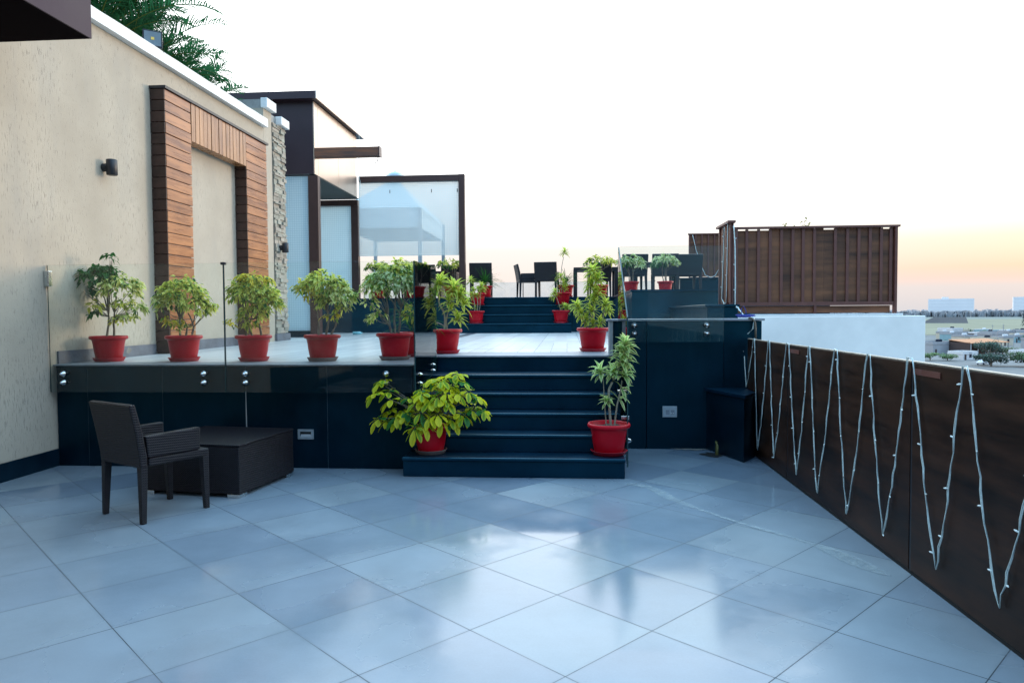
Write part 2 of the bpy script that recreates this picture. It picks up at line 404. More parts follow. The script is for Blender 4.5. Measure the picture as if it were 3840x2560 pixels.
# ------------------------------------------------------------------ mesh builder
class MB:
    def __init__(self):
        self.v = []; self.f = []; self.mi = []; self.c = []
    def add(self, vs, fs, mi=0, c=None):
        o = len(self.v)
        self.v += [tuple(p) for p in vs]
        self.f += [tuple(i + o for i in f) for f in fs]
        self.mi += [mi] * len(fs)
        if c is None: c = (1, 1, 1)
        if isinstance(c, list): self.c += c
        else: self.c += [c] * len(vs)
        return self
    def box(self, x0, x1, y0, y1, z0, z1, mi=0, c=None):
        vs = [(x0, y0, z0), (x1, y0, z0), (x1, y1, z0), (x0, y1, z0), (x0, y0, z1), (x1, y0, z1), (x1, y1, z1), (x0, y1, z1)]
        fs = [(0, 3, 2, 1), (4, 5, 6, 7), (0, 1, 5, 4), (1, 2, 6, 5), (2, 3, 7, 6), (3, 0, 4, 7)]
        return self.add(vs, fs, mi, c)
    def hexa(self, p, mi=0, c=None):
        fs = [(0, 3, 2, 1), (4, 5, 6, 7), (0, 1, 5, 4), (1, 2, 6, 5), (2, 3, 7, 6), (3, 0, 4, 7)]
        return self.add(p, fs, mi, c)
    def prism(self, poly, z0, z1, mi=0, ztop=None):
        n = len(poly)
        vs = [(x, y, z0) for x, y in poly] + [(x, y, ztop(x, y) if ztop else z1) for x, y in poly]
        fs = [tuple(reversed(range(n))), tuple(range(n, 2 * n))]
        fs += [(i, (i + 1) % n, n + (i + 1) % n, n + i) for i in range(n)]
        return self.add(vs, fs, mi)
    def xprism(self, poly, x0, x1, mi=0):       # polygon in (y,z) extruded along x
        n = len(poly)
        vs = [(x0, y, z) for y, z in poly] + [(x1, y, z) for y, z in poly]
        fs = [tuple(reversed(range(n))), tuple(range(n, 2 * n))]
        fs += [(i, (i + 1) % n, n + (i + 1) % n, n + i) for i in range(n)]
        return self.add(vs, fs, mi)
    def tube(self, pts, r, n=6, mi=0, cap=True, c=None):
        pts = [Vector(p) for p in pts]
        rs = r if isinstance(r, (list, tuple)) else [r] * len(pts)
        vs = []; fs = []
        for i, p in enumerate(pts):
            t = (pts[min(i + 1, len(pts) - 1)] - pts[max(i - 1, 0)])
            if t.length < 1e-9: t = Vector((0, 0, 1))
            t.normalize()
            a = t.cross(Vector((0, 0, 1)) if abs(t.z) < 0.9 else Vector((1, 0, 0))).normalized()
            b = t.cross(a)
            for k in range(n):
                w = 2 * math.pi * k / n
                vs.append(p + (a * math.cos(w) + b * math.sin(w)) * rs[i])
        for i in range(len(pts) - 1):
            for k in range(n):
                k2 = (k + 1) % n
                fs.append((i * n + k, i * n + k2, (i + 1) * n + k2, (i + 1) * n + k))
        if cap:
            fs.append(tuple(range(n))); fs.append(tuple((len(pts) - 1) * n + k for k in range(n)))
        return self.add(vs, fs, mi, c)
    def lathe(self, prof, n=40, cx=0, cy=0, cz=0, mi=0):
        vs = []; fs = []
        m = len(prof)
        for r, z in prof:
            for k in range(n):
                w = 2 * math.pi * k / n
                vs.append((cx + r * math.cos(w), cy + r * math.sin(w), cz + z))
        for i in range(m - 1):
            for k in range(n):
                k2 = (k + 1) % n
                fs.append((i * n + k, i * n + k2, (i + 1) * n + k2, (i + 1) * n + k))
        if prof[0][0] > 1e-6: fs.append(tuple(reversed(range(n))))
        if prof[-1][0] > 1e-6: fs.append(tuple((m - 1) * n + k for k in range(n)))
        return self.add(vs, fs, mi)
    def build(self, name, mats, parent=None, bevel=0, smooth=False, seg=2, colors=False, recalc=True, loc=None, rotz=0):
        me = bpy.data.meshes.new(name)
        me.from_pydata(self.v, [], self.f)
        if not isinstance(mats, (list, tuple)): mats = [mats]
        for mm in mats: me.materials.append(mm)
        if len(mats) > 1: me.polygons.foreach_set('material_index', self.mi)
        if colors:
            a = me.color_attributes.new('Col', 'FLOAT_COLOR', 'POINT')
            flat = []
            for c in self.c: flat += [c[0], c[1], c[2], 1.0]
            a.data.foreach_set('color', flat)
        if recalc:
            bm = bmesh.new(); bm.from_mesh(me); bmesh.ops.recalc_face_normals(bm, faces=bm.faces); bm.to_mesh(me); bm.free()
        if smooth:
            me.polygons.foreach_set('use_smooth', [True] * len(me.polygons))
        me.update()
        o = bpy.data.objects.new(name, me)
        col.objects.link(o)
        if parent: o.parent = parent
        if loc: o.location = loc
        if rotz: o.rotation_euler = (0, 0, rotz)
        if bevel:
            bv = o.modifiers.new('bevel', 'BEVEL'); bv.width = bevel; bv.segments = seg; bv.limit_method = 'ANGLE'
        return o

def tag(o, label=None, cat=None, group=None, kind=None):
    if label: o['label'] = label
    if cat: o['category'] = cat
    if group: o['group'] = group
    if kind: o['kind'] = kind
    return o
def thing(name, label, cat, loc=(0, 0, 0), rz=0, group=None):
    o = bpy.data.objects.new(name, None); col.objects.link(o)
    o.location = loc; o.rotation_euler = (0, 0, rz); o.empty_display_size = 0.1
    return tag(o, label, cat, group)
def copy_tree(o, parent=None):
    c = o.copy(); col.objects.link(c); c.parent = parent
    for ch in list(o.children): copy_tree(ch, c)
    return c
def B(*a): return MB().box(*a)

# ------------------------------------------------------------------ key dimensions (metres)
XW = -5.05                         # face of the left plaster wall
def deck_z(y): return 1.003 + 0.0045 * (y - 6.69)
TZ = 1.868                         # upper terrace level
GZ = -13.5                         # surrounding land

# ------------------------------------------------------------------ SETTING: land far below
def land():
    mb = MB()
    S = 30000
    mb.add([(-S, -S, GZ), (S, -S, GZ), (S, S, GZ), (-S, S, GZ)], [(0, 1, 2, 3)])
    m, nt, b = new_mat('hazy_plain')  # pale base colours carry the distance haze
    v = coords(nt)
    f = noise(nt, v, 0.004, 6, 0.6); f2 = noise(nt, v, 0.05, 4)
    k = math_n(nt, 'ADD', math_n(nt, 'MULTIPLY', f, 0.7), math_n(nt, 'MULTIPLY', f2, 0.3))
    nt.links.new(ramp(nt, k, ((0.3, (0.19, 0.20, 0.175)), (0.5, (0.24, 0.245, 0.22)), (0.7, (0.29, 0.285, 0.265)))), b.inputs['Base Color'])
    b.inputs['Roughness'].default_value = 1; b.inputs['Specular IOR Level'].default_value = 0
    tag(mb.build('ground', m), kind='structure')
land()
def field():
    # open field beyond the town
    m = pmat('dry_field', (0.27, 0.25, 0.185), 1, 0.2, 0.02, spec=0)
    poly = [(150, 470), (420, 440), (900, 1300), (500, 1400), (200, 900)]
    mb = MB(); mb.add([(x, y, GZ + 0.3) for x, y in poly], [tuple(range(len(poly)))])
    tag(mb.build('field', m), kind='structure')
    m2 = pmat('bare_town_ground', (0.22, 0.21, 0.205), 1, 0.3, 0.05, spec=0)
    poly = [(40, 150), (180, 150), (330, 400), (330, 470), (150, 480), (60, 300)]
    mb = MB(); mb.add([(x, y, GZ + 0.15) for x, y in poly], [tuple(range(len(poly)))])
    tag(mb.build('town_ground', m2), kind='structure')
field()

# ------------------------------------------------------------------ SETTING: lower terrace floor
def lower_floor():
    mb = MB()
    mb.box(-5.05, 2.02, -3.2, 7.85, -0.35, 0.0)
    tag(mb.build('terrace_floor', M['tiles']), kind='structure')
lower_floor()

# dried white wash running over the tiles
def spill():
    mb = MB()
    pts = [(0.50, 6.18, .05), (0.62, 6.20, .10), (0.74, 5.98, .07), (0.80, 5.78, .10), (0.90, 5.55, .05), (1.05, 5.30, .025), (1.22, 5.05, .03), (1.38, 4.86, .045), (1.50, 4.70, .02), (1.58, 4.60, .05), (1.68, 4.40, .12), (1.74, 4.22, .10), (1.80, 4.08, .03)]
    L = []; Rr = []
    for i, (x, y, w) in enumerate(pts):
        a = Vector(pts[max(i - 1, 0)][:2]); b = Vector(pts[min(i + 1, len(pts) - 1)][:2])
        d = (b - a).normalized(); n = Vector((-d.y, d.x))
        j = 0.4 + rnd.random() * 0.5
        L.append((x + n.x * w * j, y + n.y * w * j, 0.004)); Rr.append((x - n.x * w * (1.2 - j), y - n.y * w * (1.2 - j), 0.004))
    n = len(pts)
    mb.add(L + Rr, [(i, i + 1, n + i + 1, n + i) for i in range(n - 1)])
    m, nt, b = new_mat('dried_lime_wash')
    b.inputs['Base Color'].default_value = (0.42, 0.48, 0.50, 1); b.inputs['Roughness'].default_value = 0.4
    tr = nt.nodes.new('ShaderNodeBsdfTransparent'); mx = nt.nodes.new('ShaderNodeMixShader')
    f = ramp(nt, noise(nt, coords(nt), 14, 5), ((0.35, 0.10), (0.65, 0.55)))
    nt.links.new(f, mx.inputs[0]); nt.links.new(tr.outputs[0], mx.inputs[1]); nt.links.new(b.outputs[0], mx.inputs[2])
    nt.links.new(mx.outputs[0], nt.nodes['Material Output'].inputs[0])
    o = mb.build('stain', m, recalc=False)
    sd = o.modifiers.new('s', 'SUBSURF'); sd.levels = 2; sd.render_levels = 2
    tag(o, 'pale dried wash stain running across the lower floor tiles to the brown fence', 'stain', kind='stuff')
spill()

# ------------------------------------------------------------------ SETTING: raised deck
def deck():
    poly = [(-5.05, 6.71), (-1.49, 6.71), (-1.49, 8.00), (0.50, 8.00), (0.50, 8.06), (2.05, 8.06), (2.05, 16.9), (-6.6, 16.9), (-6.6, 12.62), (-5.05, 12.62)]
    mb = MB(); mb.prism(poly, -0.3, 1, ztop=lambda x, y: deck_z(y) - 0.014)
    tag(mb.build('raised_deck', M['granite']), kind='structure')
    poly = [(-5.05, 6.99), (-1.80, 6.99), (-1.80, 8.62), (0.85, 8.62), (0.85, 8.3), (2.05, 8.3), (2.05, 16.88), (-6.58, 16.88), (-6.58, 12.64), (-5.05, 12.64)]
    mb = MB(); mb.prism(poly, 0, 1, ztop=lambda x, y: deck_z(y)); mb.v = [(x, y, z if z > 0.5 else deck_z(y) - 0.0135) for x, y, z in mb.v]
    tag(mb.build('deck_floor', M['deck']), kind='structure')
    # stone edging along the nose of the deck
    mb = MB()
    mb.box(-5.05, -1.80, 6.66, 6.985, 0.991, 1.006)
    mb.box(-1.797, -1.455, 6.66, 8.60, 0.991, 1.008)
    mb.box(-1.452, 0.50, 7.945, 8.60, 0.991, 1.011)
    mb.box(0.503, 0.846, 8.08, 8.60, 0.991, 1.011)
    tag(mb.build('deck_edging', M['grey_stone'], bevel=0.004), kind='structure')
    mb = MB(); mb.hexa([(-2.2, 8.62, deck_z(8.62) + .004), (-2.02, 8.62, deck_z(8.62) + .004), (-2.02, 15.98, deck_z(15.98) + .004), (-2.2, 15.98, deck_z(15.98) + .004)] + [(-2.2, 8.62, deck_z(8.62) + .006), (-2.02, 8.62, deck_z(8.62) + .006), (-2.02, 15.98, deck_z(15.98) + .006), (-2.2, 15.98, deck_z(15.98) + .006)])
    tag(mb.build('deck_band', M['dark_strip']), kind='structure')
deck()

# granite facing of the deck
def granite_wall():
    t = thing('granite_wall', 'black granite clad wall below the raised deck, left of the stairs', 'wall', (-3.2, 6.69, 0))
    xs = [-5.03, -4.72, -3.95, -3.105, -2.30, -1.472]
    for i in range(len(xs) - 1):
        B(xs[i] + 0.002 + 3.2, xs[i + 1] - 0.002 + 3.2, 0.0, 0.017, 0.0, 0.988).build('granite_panel', M['granite_wall'], t, bevel=0.002)
        if 0 < i: B(xs[i] - .0018 + 3.2, xs[i] + .0018 + 3.2, .0035, .016, .0, .985).build('joint_filler', M['seam'], t)
    B(-1.487 + 3.2, -1.470 + 3.2, 0.022, 1.25, 0.0, 0.988).build('granite_panel', M['granite_wall'], t, bevel=0.002)
    # pale sealant smear down one joint
    mb = MB(); mb.add([(-3.105 + 3.2 - .003, -.003, .74), (-3.105 + 3.2 + .002, -.003, .74), (-3.105 + 3.2 + .008, -.003, .36), (-3.105 + 3.2 - .005, -.003, .36)], [(0, 1, 2, 3)])
    mb.build('sealant_streak', M['alu'], t)
granite_wall()

# ------------------------------------------------------------------ stairs
def stairs(name, label, x0, x1, ys, zs, zb, yback, taper=0.0):
    t = thing(name, label, 'stairs', ((x0 + x1) / 2, ys[0], zb))
    ox, oy, oz = t.location
    for i, (y, z) in enumerate(zip(ys, zs)):
        zl = zb if i == 0 else zs[i - 1]
        a = x0 + (taper if i else 0); b = x1 - (taper * 0.6 if i else 0)
        mb = MB()
        yb = ys[i + 1] + 0.03 if i + 1 < len(ys) else yback
        mb.box(a - ox, b - ox, y + 0.022 - oy, yback - oy, zl - oz, z - 0.032 - oz)
        mb.box(a - 0.004 - ox, b + 0.004 - ox, y - oy, yb - oy, z - 0.030 - oz, z - oz)
        st = mb.build('step', M['granite_step'], t, bevel=0.007, seg=3)
        B(a - 0.002 - ox, b + 0.002 - ox, y - 0.0015 - oy, y + 0.020 - oy, z - 0.016 - oz, z + 0.0015 - oz).build('nosing_highlight', M['nosing_highlight'], st, bevel=0.006, seg=3)  # lighter strip paints the highlight along the step edge
    return t
stairs('granite_stairs', 'wide black granite stairs rising from the tiled floor to the deck', -1.497, 0.512,
       (6.36, 6.635, 6.906, 7.173, 7.452), (0.180, 0.345, 0.509, 0.674, 0.838), 0.0, 7.93, 0.035)
def top_riser():
    tag(B(-1.452, 0.50, 7.965, 7.995, 0.838, 0.990).build('granite_riser', M['granite_step']), kind='structure')
top_riser()
stairs('upper_stairs', 'far flight of four dark granite steps up to the upper terrace', -2.42, 0.10,
       (16.0, 16.3, 16.6, 16.88), (1.258, 1.462, 1.674, TZ), 1.04, 16.895)

# ------------------------------------------------------------------ upper terrace
def upper_terrace():
    poly = [(-9.5, 16.9), (1.085, 16.9), (1.085, 12.1), (4.3, 12.1), (4.3, 32.3), (-9.5, 32.3)]
    mb = MB(); mb.prism(poly, 0.2, TZ - 0.035)
    tag(mb.build('upper_terrace', M['granite_far']), kind='structure')
    mb = MB()
    poly = [(-9.5, 16.875), (-2.43, 16.875), (-2.43, 16.91), (0.11, 16.91), (0.11, 16.875), (1.06, 16.875), (1.06, 12.075), (4.3, 12.075), (4.3, 32.3), (-9.5, 32.3)]
    mb.prism(poly, TZ - 0.033, TZ - 0.001)
    tag(mb.build('upper_terrace_floor', M['granite_step']), kind='structure')
upper_terrace()
def far_ledge():
    mb = MB(); mb.box(2.63, 4.25, 16.95, 18.2, TZ + 0.002, 2.25); mb.box(2.60, 4.27, 16.92, 18.23, 2.252, 2.285)
    tag(mb.build('granite_planter', M['granite'], bevel=0.006), 'dark granite ledge on the far terrace below the far brown screen', 'ledge')
    mb = MB(); mb.box(1.72, 2.09, 8.95, 12.07, 0.9, 1.545); mb.box(1.69, 2.11, 8.93, 12.07, 1.547, 1.575)
    tag(mb.build('granite_ledge', M['granite'], bevel=0.006), 'low black granite ledge under the side of the brown slatted screen', 'ledge')
far_ledge()

# far glass railing
def far_rail():
    t = thing('glass_railing', 'pale glass railing along the far edge of the upper terrace', 'railing', (0, 32, TZ))
    xs = [-9.2 + 1.45 * i for i in range(10)]
    for i in range(len(xs) - 1):
        B(xs[i] + 0.02, xs[i + 1] - 0.02, 0, 0.012, 0.02, 1.02).build('glass_panel', M['glass_far'], t)
    for x in xs:
        mb = MB(); mb.box(x - 0.018, x + 0.018, -0.02, 0.03, 0, 1.02); mb.box(x - 0.035, x + 0.035, -0.03, 0.04, 1.0, 1.05)
        mb.build('post', M['black_metal'], t)
far_rail()

# ------------------------------------------------------------------ left building wall
def left_wall():
    t = thing('plaster_wall', 'tall beige textured plaster wall of the building on the left', 'wall', (XW, 5, 0))
    ox, oy = XW, 5
    B(-4.0, 0, -8.5, 6.73, -0.3, 4.608).build('wall', M['plaster'], t)
    # roughly finished white coping
    mb = MB(); n = 60
    x0, x1, y0, y1 = -0.33, 0.082, -8.5, 6.73
    for i in range(n):
        a = y0 + (y1 - y0) * i / n; b = y0 + (y1 - y0) * (i + 1) / n
    ys = [y0 + (y1 - y0) * i / n for i in range(n + 1)]
    tz = [4.742 + rnd.uniform(-.005, .005) for _ in ys]; bx = [x0 + rnd.uniform(-.01, .01) for _ in ys]
    vs = []
    for y, z, b in zip(ys, tz, bx): vs += [(b, y, 4.610), (x1, y, 4.610), (x1, y, z), (b, y, z)]
    fs = [(0, 1, 2, 3), tuple(len(vs) - 4 + k for k in (3, 2, 1, 0))]
    for i in range(n):
        for k in range(4):
            k2 = (k + 1) % 4
            fs.append((4 * i + k, 4 * i + 4 + k, 4 * i + 4 + k2, 4 * i + k2))
    mb.add(vs, fs); mb.build('coping', M['white_paint'], t)
    B(0.002, 0.02, -8.2, 1.69, 0.0, 0.17).build('skirting', M['granite'], t, bevel=0.003)
    # grey stone skirting on the deck, broken either side of the timber surround
    mb = MB()
    mb.box(0.002, 0.022, 1.72, 3.415, 1.008, 1.135); mb.box(0.002, 0.022, 4.06, 5.62, 1.012, 1.15)
    mb.build('deck_skirting', M['grey_skirt'], t, bevel=0.003)
    # knocked-out plaster patch above the skirting
    mb = MB(); pts = []
    for k in range(14):
        w = 2 * math.pi * k / 14; r = rnd.uniform(.03, .055)
        pts.append((0.024, 2.86 + r * math.cos(w), 1.085 + r * math.sin(w)))
    mb.add(pts, [tuple(range(14))]); mb.build('plaster_scar', M['concrete'], t)
    # pier at the end of the wall
    t2 = thing('plaster_pier', 'beige pier with white cap at the end of the plaster wall', 'pier', (XW, 11.9, 0))
    B(-0.9, 0.0, -0.165, 0.16, 0.9, 4.94).build('pier_shaft', M['plaster'], t2)
    B(-0.9, -0.032, -0.163, 0.158, 4.942, 5.085).build('pier_top', M['plaster_grey'], t2)
    B(-0.03, 0.085, -0.20, 0.19, 4.942, 5.10).build('cap', M['white_paint'], t2, bevel=0.01)
    # ledgestone pier
    t3 = thing('stone_pier', 'narrow pier faced with stacked ledgestone beside the timber surround', 'pier', (XW, 12.35, 0))
    B(-0.9, -0.03, -0.25, 0.27, 0.9, 4.80).build('pier_core', M['plaster_grey'], t3)
    mb = MB(); z = 1.16
    while z < 4.79:
        h = rnd.choice((0.03, 0.04, 0.05, 0.065)); y = -0.25
        while y < 0.27:
            w = rnd.uniform(0.08, 0.24); y2 = min(0.27, y + w)
            if 0.27 - y2 < 0.05: y2 = 0.27
            d = rnd.uniform(-0.004, 0.035)
            k = rnd.uniform(0.28, 0.62); wr = rnd.uniform(0.9, 1.06)
            k *= .82; c = (k * wr, k * 0.90, k * 0.74)
            mb.box(-0.029, d, y + .002, y2 - .002, z + .002, min(z + h, 4.798), 0, c); y = y2
        # left face stones
        z += h
    mb.build('ledgestone', M['stone'], t3, colors=True)
    B(-0.9, -0.032, -0.248, 0.268, 4.803, 4.94).build('pier_top', M['plaster_grey'], t3)
    B(-0.03, 0.085, -0.05, 0.31, 4.803, 4.95).build('cap', M['white_paint'], t3, bevel=0.01)
    B(-0.02, 0.045, -0.30, 0.29, 1.03, 1.155).build('skirting', M['grey_skirt'], t3, bevel=0.004)
left_wall()

# timber surround on the wall
def timber_surround():
    t = thing('timber_surround', 'tall varnished wood plank surround framing a blind doorway on the plaster wall', 'door surround', (XW, 9.9, 1.0))
    ox, oy, oz = t.location
    x0, x1 = XW + 0.003 - ox, -4.86 - ox
    zt = 4.235 - oz; zi = 3.745 - oz
    def leg(ya, yb, side):
        mb = MB(); n = 24; h = (zt - 0.03) / n
        for i in range(n):
            z0 = 0.03 + i * h
            j = rnd.uniform(-.003, .003)
            mb.box(x0 + 0.03, x1 - 0.004 + j, ya + .003 - oy, yb - .003 - oy, z0 + .005, z0 + h - .005)
        o = mb.build('leg_planks', M['wood'], t, bevel=0.003)
        B(x0, x1 - 0.03, ya + 0.02 - oy, yb - 0.02 - oy, 0.02, zt).build('leg_backing', M['wood_dark'], t)
        # stacked end boards facing the deck, darker wood paints the shade on them
        mb = MB()
        for i in range(n):
            z0 = 0.03 + i * h; j = rnd.uniform(-.004, .004)
            mb.box(x0 + 0.001, x1 - 0.006, ya - 0.012 + j - oy, ya + 0.0015 - oy, z0 + .004, z0 + h - .004)
        mb.build('shaded_end_boards', M['wood_dark'], t, bevel=0.003)
    leg(8.45, 9.05, 0); leg(10.66, 11.40, 1)
    # jamb with painted shade inside the opening is the near face of the right leg
    mb = MB(); n = 15; w = (10.655 - 9.055) / n
    for i in range(n):
        y = 9.055 + i * w; j = rnd.uniform(-.003, .003)
        mb.box(x0 + 0.03, x1 - 0.004 + j, y + .006 - oy, y + w - .006 - oy, zi, zt - 0.002)
    mb.build('lintel_planks', M['wood_v'], t, bevel=0.003)
    B(x0, x1 - 0.03, 9.04 - oy, 10.67 - oy, zi + 0.015, zt).build('lintel_backing', M['wood_dark'], t)
    B(x0 - 0.001, x1 + 0.02, 8.425 - oy, 11.43 - oy, zt + 0.002, zt + 0.035).build('top_cap', M['black_metal'], t)
timber_surround()

def wall_lamp(loc, label):
    t = thing('wall_lamp', label, 'wall light', loc, 0, 'small black wall lights')
    mb = MB()
    mb.lathe([(0, -.085), (.05, -.085), (.056, -.08), (.056, .08), (.05, .085), (.046, .07), (0, .07)], 24, .10, 0, 0)
    mb.build('lamp_body', M['black_metal'], t, smooth=True)
    mb = MB(); mb.tube([(0.001, 0, 0), (.06, 0, 0)], .045, 16); mb.build('mount', M['black_metal'], t)
    return t
wall_lamp((XW, 7.52, 3.10), 'black cylinder wall lamp on the plain plaster, left of the timber surround')
wall_lamp((XW + .02, 12.28, 2.66), 'black cylinder wall lamp on the stacked ledgestone pier')

def floodlight():
    t = thing('floodlight', 'square black floodlight with amber chip on top of the white coping', 'floodlight', (-5.06, 8.55, 4.735), R(34))
    mb = MB(); mb.box(-.17, .17, -.03, .06, .05, .33)
    hs = mb.build('housing', M['black_metal'], t, bevel=.01)
    mb = MB()
    a, b, z0, z1 = -.145, .145, .075, .305
    mb.add([(a, -.034, z0), (b, -.034, z0), (b, -.034, z1), (a, -.034, z1), (-.03, -.031, .165), (.03, -.031, .165), (.03, -.031, .215), (-.03, -.031, .215)],
           [(0, 1, 5, 4), (1, 2, 6, 5), (2, 3, 7, 6), (3, 0, 4, 7)])
    mb.build('reflector', M['lamp_glass'], hs)
    B(-.028, .028, -.037, -.033, .167, .213).build('led_chip', M['led'], hs)
    mb = MB(); mb.tube([(-.185, .02, .19), (-.185, .02, .0), (.185, .02, .0), (.185, .02, .19)], .012, 6); mb.build('bracket', M['black_metal'], t)
    t.scale = (.64, .64, .72)
floodlight()

# overhanging canopy corner, upper left
def canopy():
    t = thing('roof_canopy', 'dark violet clad canopy overhanging the near left corner', 'canopy', (-5.0, 3, 3.88))
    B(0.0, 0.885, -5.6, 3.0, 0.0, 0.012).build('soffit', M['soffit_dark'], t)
    B(0.886, 0.90, -5.6, 3.0, 0.0, 0.75).build('fascia', M['purple_soft'], t)
    B(-0.04, 0.885, 2.985, 3.0, 0.014, 0.75).build('end_fascia', M['purple_soft'], t)
    B(0.0, 0.884, -5.6, 2.98, 0.6, 0.74).build('roof_slab', M['purple'], t)
canopy()

# ------------------------------------------------------------------ entrance cabin
def cabin():
    t = thing('entrance_cabin', 'dark brown clad entrance cabin with grid printed glass walls', 'cabin', (-4.95, 13.9, 1.03))
    ox, oy, oz = t.location
    def b(x0, x1, y0, y1, z0, z1): return B(x0 - ox, x1 - ox, y0 - oy, y1 - oy, z0 - oz, z1 - oz)
    b(-7.5, -4.975, 13.9, 16.75, 4.262, 5.68).build('fascia', M['purple'], t)
    mb = MB()
    ys = [13.885, 14.10, 15.375, 16.54, 16.75]
    for i in range(4):
        mb.box(-4.973 - ox, -4.950 - ox, ys[i] + .006 - oy, ys[i + 1] - .006 - oy, 4.257 - oz, 5.67 - oz)
    mb.build('side_panels', M['bronze'], t, bevel=.002)
    mb = MB(); mb.box(-7.6 - ox, -4.86 - ox, 13.72 - oy, 17.05 - oy, 5.685 - oz, 5.83 - oz)
    mb.build('roof', M['purple'], t)
    mb = MB()
    ys = [13.72, 14.15, 15.5, 16.75, 17.05]
    for i in range(4):
        mb.box(-4.858 - ox, -4.835 - ox, ys[i] + .003 - oy, ys[i + 1] - .003 - oy, 5.682 - oz, 5.832 - oz)
    mb.build('roof_edge', M['bronze'], t)
    b(-7.4, -4.96, 14.06, 16.9, 4.235, 4.255).build('soffit', M['soffit'], t)
    b(-5.10, -4.90, 13.91, 14.05, 1.035, 4.233).build('post', M['frame_brown'], t, bevel=.004)
    g = b(-7.3, -5.115, 13.95, 13.962, 1.165, 4.233).build('glass_wall', M['grid_cabin'], t)
    b(-5.113, -5.102, 13.945, 13.967, 1.165, 4.233).build('glass_trim', M['black_metal'], t)
    b(-7.3, -5.104, 13.90, 14.04, 1.035, 1.163).build('plinth', M['granite'], t, bevel=.004)
    b(-7.3, -5.17, 17.0, 17.012, TZ + .02, 4.09).build('glass_wall', M['grid_cabin'], t)
    b(-7.3, -5.0, 16.93, 17.07, 4.10, 4.233).build('lintel', M['frame_brown'], t)
    # rear room wall behind the glass
    b(-7.45, -7.32, 13.95, 17.1, 1.04, 4.233).build('rear_wall', M['white_paint'], t)
    # weathered beam projecting to the right, with loose wires at the end
    mb = MB(); mb.box(-4.948 - ox, -3.66 - ox, 13.86 - oy, 14.04 - oy, 4.578 - oz, 4.760 - oz)
    bm_ = mb.build('beam', M['beam_old'], t, bevel=.006)
    b(-3.658, -3.64, 13.85, 14.05, 4.570, 4.768).build('beam_end', M['frame_brown'], t)
    mb = MB()
    mb.tube([(-3.70 - ox, 13.95 - oy, 4.577 - oz), (-3.70 - ox, 13.95 - oy, 4.52 - oz), (-3.73 - ox, 13.95 - oy, 4.46 - oz), (-3.79 - ox, 13.95 - oy, 4.48 - oz), (-3.80 - ox, 13.95 - oy, 4.54 - oz)], .005, 5)
    mb.tube([(-3.68 - ox, 13.95 - oy, 4.577 - oz), (-3.69 - ox, 13.95 - oy, 4.50 - oz), (-3.75 - ox, 13.95 - oy, 4.455 - oz), (-3.78 - ox, 13.95 - oy, 4.47 - oz)], .005, 5)
    mb.box(-3.706 - ox, -3.69 - ox, 13.944 - oy, 13.956 - oy, 4.50 - oz, 4.535 - oz)
    mb.build('loose_wire', M['black_metal'], t)
    mb = MB(); mb.tube([(-4.846 - ox + .03 * math.sin(i), 16.6 - oy, 5.68 - oz - i * .16) for i in range(9)], .006, 5)
    mb.build('cable', M['wire'], t)
cabin()

def screen():
    t = thing('glass_screen', 'large grid printed glass windscreen in a brown frame on the upper terrace', 'screen', (-3.7, 17.0, TZ))
    ox, oy, oz = t.location
    def b(x0, x1, y0, y1, z0, z1): return B(x0 - ox, x1 - ox, y0 - oy, y1 - oy, z0 - oz, z1 - oz)
    b(-5.165, -4.995, 16.93, 17.08, TZ, 4.098).build('post', M['frame_brown'], t, bevel=.004)
    b(-2.555, -2.410, 16.93, 17.08, TZ, 4.79).build('post', M['frame_brown'], t, bevel=.004)
    b(-4.97, -2.557, 16.93, 17.08, 4.645, 4.785).build('top_rail', M['frame_brown'], t, bevel=.004)
    b(-4.99, -2.557, 17.0, 17.012, 2.885, 4.643).build('pane', M['grid_screen'], t)
    for x in (-4.23, -3.22, -2.60): b(x, x + .018, 16.985, 16.998, 4.38, 4.46).build('clip', M['black_metal'], t)
screen()

def tent():
    t = thing('gazebo_tent', 'white peaked gazebo tent seen through the printed glass windscreen', 'tent', (-5.8, 24.1, TZ))
    hw, hd = 1.27, 2.1
    z0, z1, zp = 4.17 - TZ, 4.80 - TZ, 6.14 - TZ
    mb = MB()
    # sagging pyramid
    rings = []
    for k, (s, z) in enumerate(((1, z1), (.72, z1 + .36), (.45, z1 + .71), (.2, z1 + 1.05), (.03, zp - z1 + z1))):
        rings.append([(-hw * s, -hd * s, z), (hw * s, -hd * s, z), (hw * s, hd * s, z), (-hw * s, hd * s, z)])
    vs = [p for r in rings for p in r]; fs = []
    for i in range(len(rings) - 1):
        for k in range(4):
            k2 = (k + 1) % 4; fs.append((4 * i + k, 4 * i + k2, 4 * i + 4 + k2, 4 * i + 4 + k))
    mb.add(vs, fs); mb.build('roof_canvas', M['canvas'], t)
    mb = MB()
    for (a, b_) in (((-hw, -hd), (hw, -hd)), ((hw, -hd), (hw, hd)), ((hw, hd), (-hw, hd)), ((-hw, hd), (-hw, -hd))):
        mb.add([(a[0], a[1], z0), (b_[0], b_[1], z0), (b_[0], b_[1], z1), (a[0], a[1], z1)], [(0, 1, 2, 3)])
    mb.build('valance', M['canvas'], t)
    for sx in (-1, 1):
        for sy in (-1, 1):
            B(sx * hw - .06, sx * hw + .06, sy * hd - .06, sy * hd + .06, 0, z1 - .02).build('leg', M['alu'], t)
    mb = MB(); mb.lathe([(.24, 0), (.30, .05), (.32, .12), (.28, .2), (.15, .27), (.03, .30), (.02, .40), (0, .42)], 20, 0, 0, zp - .12)
    mb.build('peak_cap', M['alu'], t, smooth=True)
tent()

